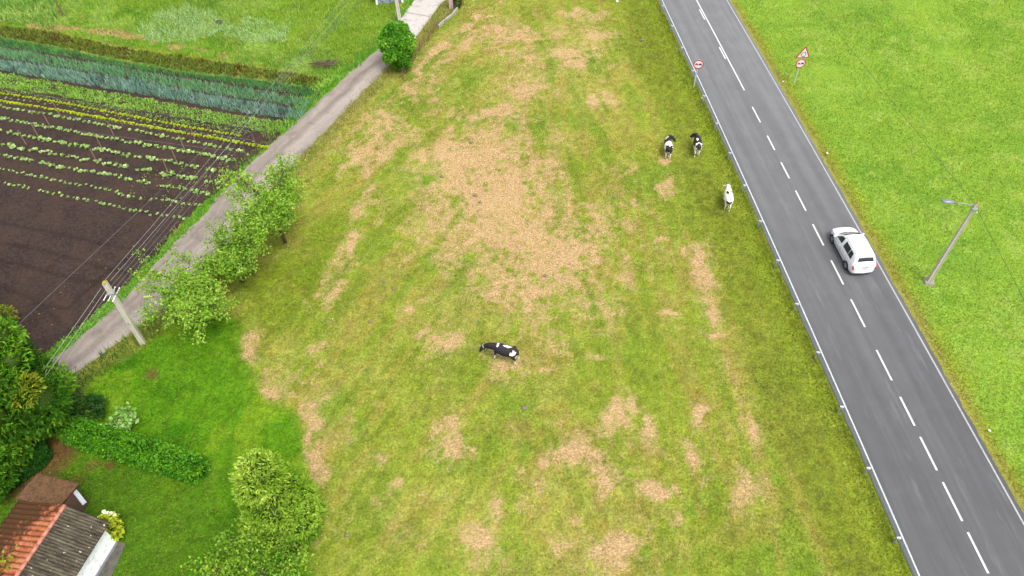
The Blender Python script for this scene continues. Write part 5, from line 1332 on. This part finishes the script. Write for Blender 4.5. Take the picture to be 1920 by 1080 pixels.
    if collar: 
        c_ = hm * (1 - collar) + hp * collar; d_ = hp - hm; d_ /= np.linalg.norm(d_)
        MB().loft([(tuple(c_ - d_ * .022), .132 + .03 * (1 - collar), .172 + .03 * (1 - collar)), (tuple(c_ + d_ * .022), .130 + .03 * (1 - collar), .168 + .03 * (1 - collar))], 18, cap=False).build('collar', M['sign_white'], t)
    return t
def el(P, c, r, nz): return (((P - c) / r) ** 2).sum(1) + nz * 11 < 1
S3 = lambda P: np.abs(P)
# 1: grazing in the middle
def w1(P, nz, hp, hz):
    w = (P[:, 2] < .40 + nz * .5) & (P[:, 0] < 1)
    w |= el(P, [-.66, .24, 1.18], [.20, .22, .20], nz) | el(P, [.40, .0, 1.38], [.06, .16, .16], nz * .5) | el(P, [-.22, -.06, 1.40], [.30, .10, .08], nz * .5)
    w |= el(P, [-.25, 0, .55], [.35, .3, .16], nz) | (((P[:, 0] < -.84) & (P[:, 2] < 1.0)) & (nz > -.06)) | ((P[:, 0] < -.9) & (P[:, 2] < .6))
    return w
c1 = (G(925, 674) + G(960, 684)) / 2
h1 = math.atan2(*(G(925, 674) - G(960, 684))[::-1])
cow('black cow with white collar and white hip patch grazing alone in mid meadow', c1 + [.12, .22], h1 - .02, [(.98, .0, .98), (1.22, .02, .86), (1.42, .05, .74), (1.50, .12, .60), (1.58, .20, .32)], w1, (.12, -.06, -.06, .10), .55)
def w2(P, nz, hp, hz):
    w = (P[:, 2] < .62 + nz * .5)
    w |= (P[:, 0] > -.66 + nz * .4) & (P[:, 0] < -.02 + nz * .5) & (P[:, 2] > .5)
    w |= el(P, [.62, .12, 1.30], [.16, .14, .22], nz) | el(P, hp, [.08, .08, .10], nz)
    return w
cow('cow with broad white band over its back, head turned right', G(1251, 299) + [.05, .72], rad(87), [(.88, -.14, 1.10), (1.02, -.36, 1.00), (1.04, -.56, .90), (1.02, -.66, .76), (.98, -.78, .52)], w2, (.1, -.1, .08, -.08))
def w3(P, nz, hp, hz):
    w = (P[:, 2] < .60 + nz * .5) | ((P[:, 2] < .95) & (P[:, 0] < -.7) & (P[:, 1] < 0.25))
    w |= (np.abs(P[:, 0] + .58 + np.abs(P[:, 1]) * .5) < .07 + nz * .15) & (P[:, 2] > .9)
    w |= el(P, [-.05, .08, 1.40], [.14, .07, .2], nz) | el(P, [.66, -.04, 1.3], [.15, .12, .25], nz) | ((P[:, 1] > .12) & (P[:, 0] < -.6) & (P[:, 2] < 1.1))
    return w
cow('mostly black cow with thin white line over its rump, head turned left', G(1305, 295) + [.1, .72], rad(84), [(.90, .08, 1.06), (1.10, .2, .94), (1.20, .32, .82), (1.22, .40, .68), (1.2, .5, .44)], w3, (-.06, .1, -.1, .1))
def w4(P, nz, hp, hz):
    b = el(P, [-.02, .13, 1.36], [.18, .10, .2], nz * .6) | el(P, [.1, -.2, 1.3], [.12, .07, .15], nz * .6) | ((P[:, 0] < -.80 + nz * .2) & (P[:, 2] > .86) & (P[:, 2] < 1.14) & (P[:, 1] > -.3))
    return ~b
cow('nearly all white cow with two small black back spots beside the crash barrier', G(1362, 397) + [.12, .76], rad(82), [(.92, 0, 1.10), (1.14, .02, 1.0), (1.30, .03, .90), (1.38, .04, .76), (1.46, .05, .52)], w4, (.08, -.08, .14, -.12))

# ------------------------------------------------------------------ small things lying about
M['dung'] = simple('dung', D(140, 128, 100), .95, var=.3, scale=14, bmp=.6)
for k, (u, v, r) in enumerate([(892, 367, .2), (884, 268, .2), (739, 541, .2), (694, 604, .16), (983, 765, .19), (828, 332, .16), (1152, 371, .16), (720, 529, .13), (1023, 518, .2), (1204, 76, .22), (900, 380, .12), (651, 1003, .16)]):
    p = G(u, v); rg = np.random.default_rng(k); mb = MB(); n = 14
    for j, (q, z) in enumerate(((1.0, .0), (.8, .035), (.45, .05))): pass
    rr = [r * rg.uniform(.75, 1.2) for _ in range(n)]; vs = []
    for q, z in ((1.0, .0), (.82, .05), (.4, .07)): vs += [(rr[i] * q * math.cos(6.283 * i / n), rr[i] * q * .8 * math.sin(6.283 * i / n), z) for i in range(n)]
    vs.append((0, 0, .065)); f = [(j * n + i, j * n + (i + 1) % n, (j + 1) * n + (i + 1) % n, (j + 1) * n + i) for j in range(2) for i in range(n)] + [(2 * n + i, 2 * n + (i + 1) % n, 3 * n) for i in range(n)]
    o = mb.add(vs, f).build('cow_pat', M['dung'], smooth=True); o.location = (p[0], p[1], .055)
    tag(o, 'dark dried cow pat lying in the meadow grass', 'cow pat', 'cow pats in the meadow')
def stone(name, label, uv, r, mat, cat='stone', z=.08, sq=(1, 1, .7)):
    p = G(*uv); rg = np.random.default_rng(int(uv[0])); mb = MB().ball((0, 0, 0), (r * sq[0], r * sq[1], r * sq[2]), 9, 6)
    mb.v = [tuple(np.array(q) * rg.uniform(.8, 1.2)) for q in mb.v]; o = mb.build(name, mat, smooth=False); o.location = (p[0], p[1], z); return tag(o, label, cat)
M['pale_stone'] = simple('pale_stone', (.6, .58, .52), .8, var=.15)
stone('stone', 'white stone lying in the bright field just right of the road', (1550, 289), .09, M['pale_stone'], z=.12)
stone('stone', 'pale stone with dark hollow by the crash barrier below the round sign', (1317, 186), .13, M['pale_stone'])
stone('stone', 'pale stone at the dry road edge left of the double sign', (1468, 154), .07, M['pale_stone'])
stone('stone', 'pale stone in the meadow at the top edge of the photo', (1157, 4), .14, M['pale_stone'])
stone('stone', 'small white scrap of stone in the right field lower down', (1853, 809), .08, M['pale_stone'], z=.12)
stone('tuft', 'dark lump standing for a hollow tuft in the tall grass between the pale swirls', (411, 44), .33, simple('dark_tuft', D(72, 70, 72), .9, var=.35, scale=8, bmp=.5), 'tuft', .12)  # solid lump added in place of a dark hollow tuft
p = G(608, 126); rg = np.random.default_rng(9); mb = MB()
for k in range(60):
    a = rg.normal(0, .35); L_ = rg.uniform(.3, 1.1); x0, y0, z0 = rg.normal(0, .55), rg.normal(0, .2), rg.uniform(.05, .3)
    mb.tube([(x0 - L_ * math.cos(a) / 2, y0 - L_ * math.sin(a) / 2, z0), (x0 + L_ * math.cos(a) / 2, y0 + L_ * math.sin(a) / 2, z0 + rg.normal(0, .06))], rg.uniform(.015, .04), 5)
o = mb.build('brush_pile', M['bark']); o.location = (p[0], p[1], .3); tag(o, 'heap of grey cut branches on the grass above the leek beds', 'brush pile')

# ------------------------------------------------------------------ gate corner at the top
fe = thing('wire_fence', 'low rusty wire fence on a concrete kerb between farm lane and meadow', 'fence')
kb = resample(GP([(858, 18), (846, 32), (832, 42), (822, 52)]), 10); kb2 = resample(GP([(822, 52), (806, 72), (790, 95), (768, 125), (756, 148)]), 9)
mb = MB()
for a, b in zip(kb[:-1], kb[1:]):
    c = (a + b) / 2; mb.box((c[0], c[1], .12), (np.linalg.norm(b - a) * 1.0, .14, .3), math.atan2(b[1] - a[1], b[0] - a[0]))
mb.build('kerb', simple('kerb_concrete', D(200, 196, 186), .85, grime=D(130, 125, 110)), fe)
allp = np.vstack([kb[::3], kb2[1::1]])
for a in allp: MB().tube([(a[0], a[1], 0), (a[0] + .02, a[1], 1.15)], .03, 6).build('fence_post', M['old_wood'], fe)
mb = MB()
for z in (.25, .5, .75, 1.0):
    for a, b in zip(allp[:-1], allp[1:]): mb.tube([(a[0], a[1], z), ((a[0] + b[0]) / 2, (a[1] + b[1]) / 2, z - .02), (b[0], b[1], z)], .007, 4)
for a, b in zip(allp[:-1], allp[1:]):
    m_ = int(np.linalg.norm(b - a) / .15)
    for j in range(m_): q = a + (b - a) * j / m_; mb.tube([(q[0], q[1], .2), (q[0], q[1], 1.0)], .005, 4)
mb.build('wire_mesh', simple('rusty_wire', D(130, 105, 85), .8), fe)
rank(offset_band(np.vstack([kb, kb2])[::-1], -.5, .1), 60, .5, .04, .5, [(150, 125, 80), (165, 150, 90), (110, 130, 70)], 'dry brownish weeds growing through the wire fence', seed=800, warp=.3)
gp = G(846, 16); o = MB().box((0, 0, .95), (.42, .36, 1.9)).box((0, 0, 1.95), (.52, .46, .1)).build('gate_pillar', simple('pink_render', D(225, 190, 190), .85, var=.1), bevel=.015); o.location = (gp[0], gp[1], 0); tag(o, 'pinkish rendered gate pillar at the end of the lane', 'gate pillar')
t = thing('cypress_shrub', 'narrow dark green columnar shrub beside the pink gate pillar', 'shrub', (*G(858, 14), 0)); bl = [(np.array([0, 0, .9]), (.32, .32, 1.0))]
P, d, i = blob_crown(bl, 700); V, F, C = sprays(P, d, .18, .25, [(40, 84, 20), (60, 110, 30), (90, 140, 50)], rng.random(len(P)), 4); link('foliage', mesh_np('foliage', V, F, C), M['needle'], t); MB().tube([(0, 0, 0), (0, 0, 1.2)], .04, 6).build('stem', M['bark'], t)
o = thing('wooden_post', 'orange brown timber post right of the gate pillar at the top edge', 'post', (*G(868, 8), 0)); MB().box((0, 0, .8), (.22, .16, 1.6)).build('timber', simple('orange_wood', D(190, 140, 75), .85, var=.2, scale=8), o, bevel=.01); MB().box((0, 0, 1.63), (.26, .2, .05)).build('cap', M['old_wood'], o)
hs_ = thing('stone_outbuilding', 'corner of a blue grey stone outbuilding cut by the top edge', 'outbuilding', (*G(752, 4), 0), rad(8))
bst, nt, bs = new_mat('blue_stone'); v_ = nt.nodes.new('ShaderNodeTexVoronoi'); v_.inputs['Scale'].default_value = 4.5; nt.links.new(geo_pos(nt, obj=True), v_.inputs['Vector'])
sc_ = nt.nodes.new('ShaderNodeSeparateColor'); nt.links.new(v_.outputs['Color'], sc_.inputs[0]); nt.links.new(mixc(nt, sc_.outputs[0], D(110, 120, 145), D(190, 198, 215)), bs.inputs['Base Color']); bs.inputs['Roughness'].default_value = .9
MB().box((-1.3, 1.6, 1.1), (2.6, 3.2, 2.2)).build('wall', bst, hs_)
MB().box((-1.3, 1.6, 2.28), (3.0, 3.6, .14)).build('roof', fib_m, hs_)
for q in (-2.5, .15): MB().box((q, -.08, 1.1), (.18, .18, 2.2)).build('pillar', M['wall_white'], hs_)
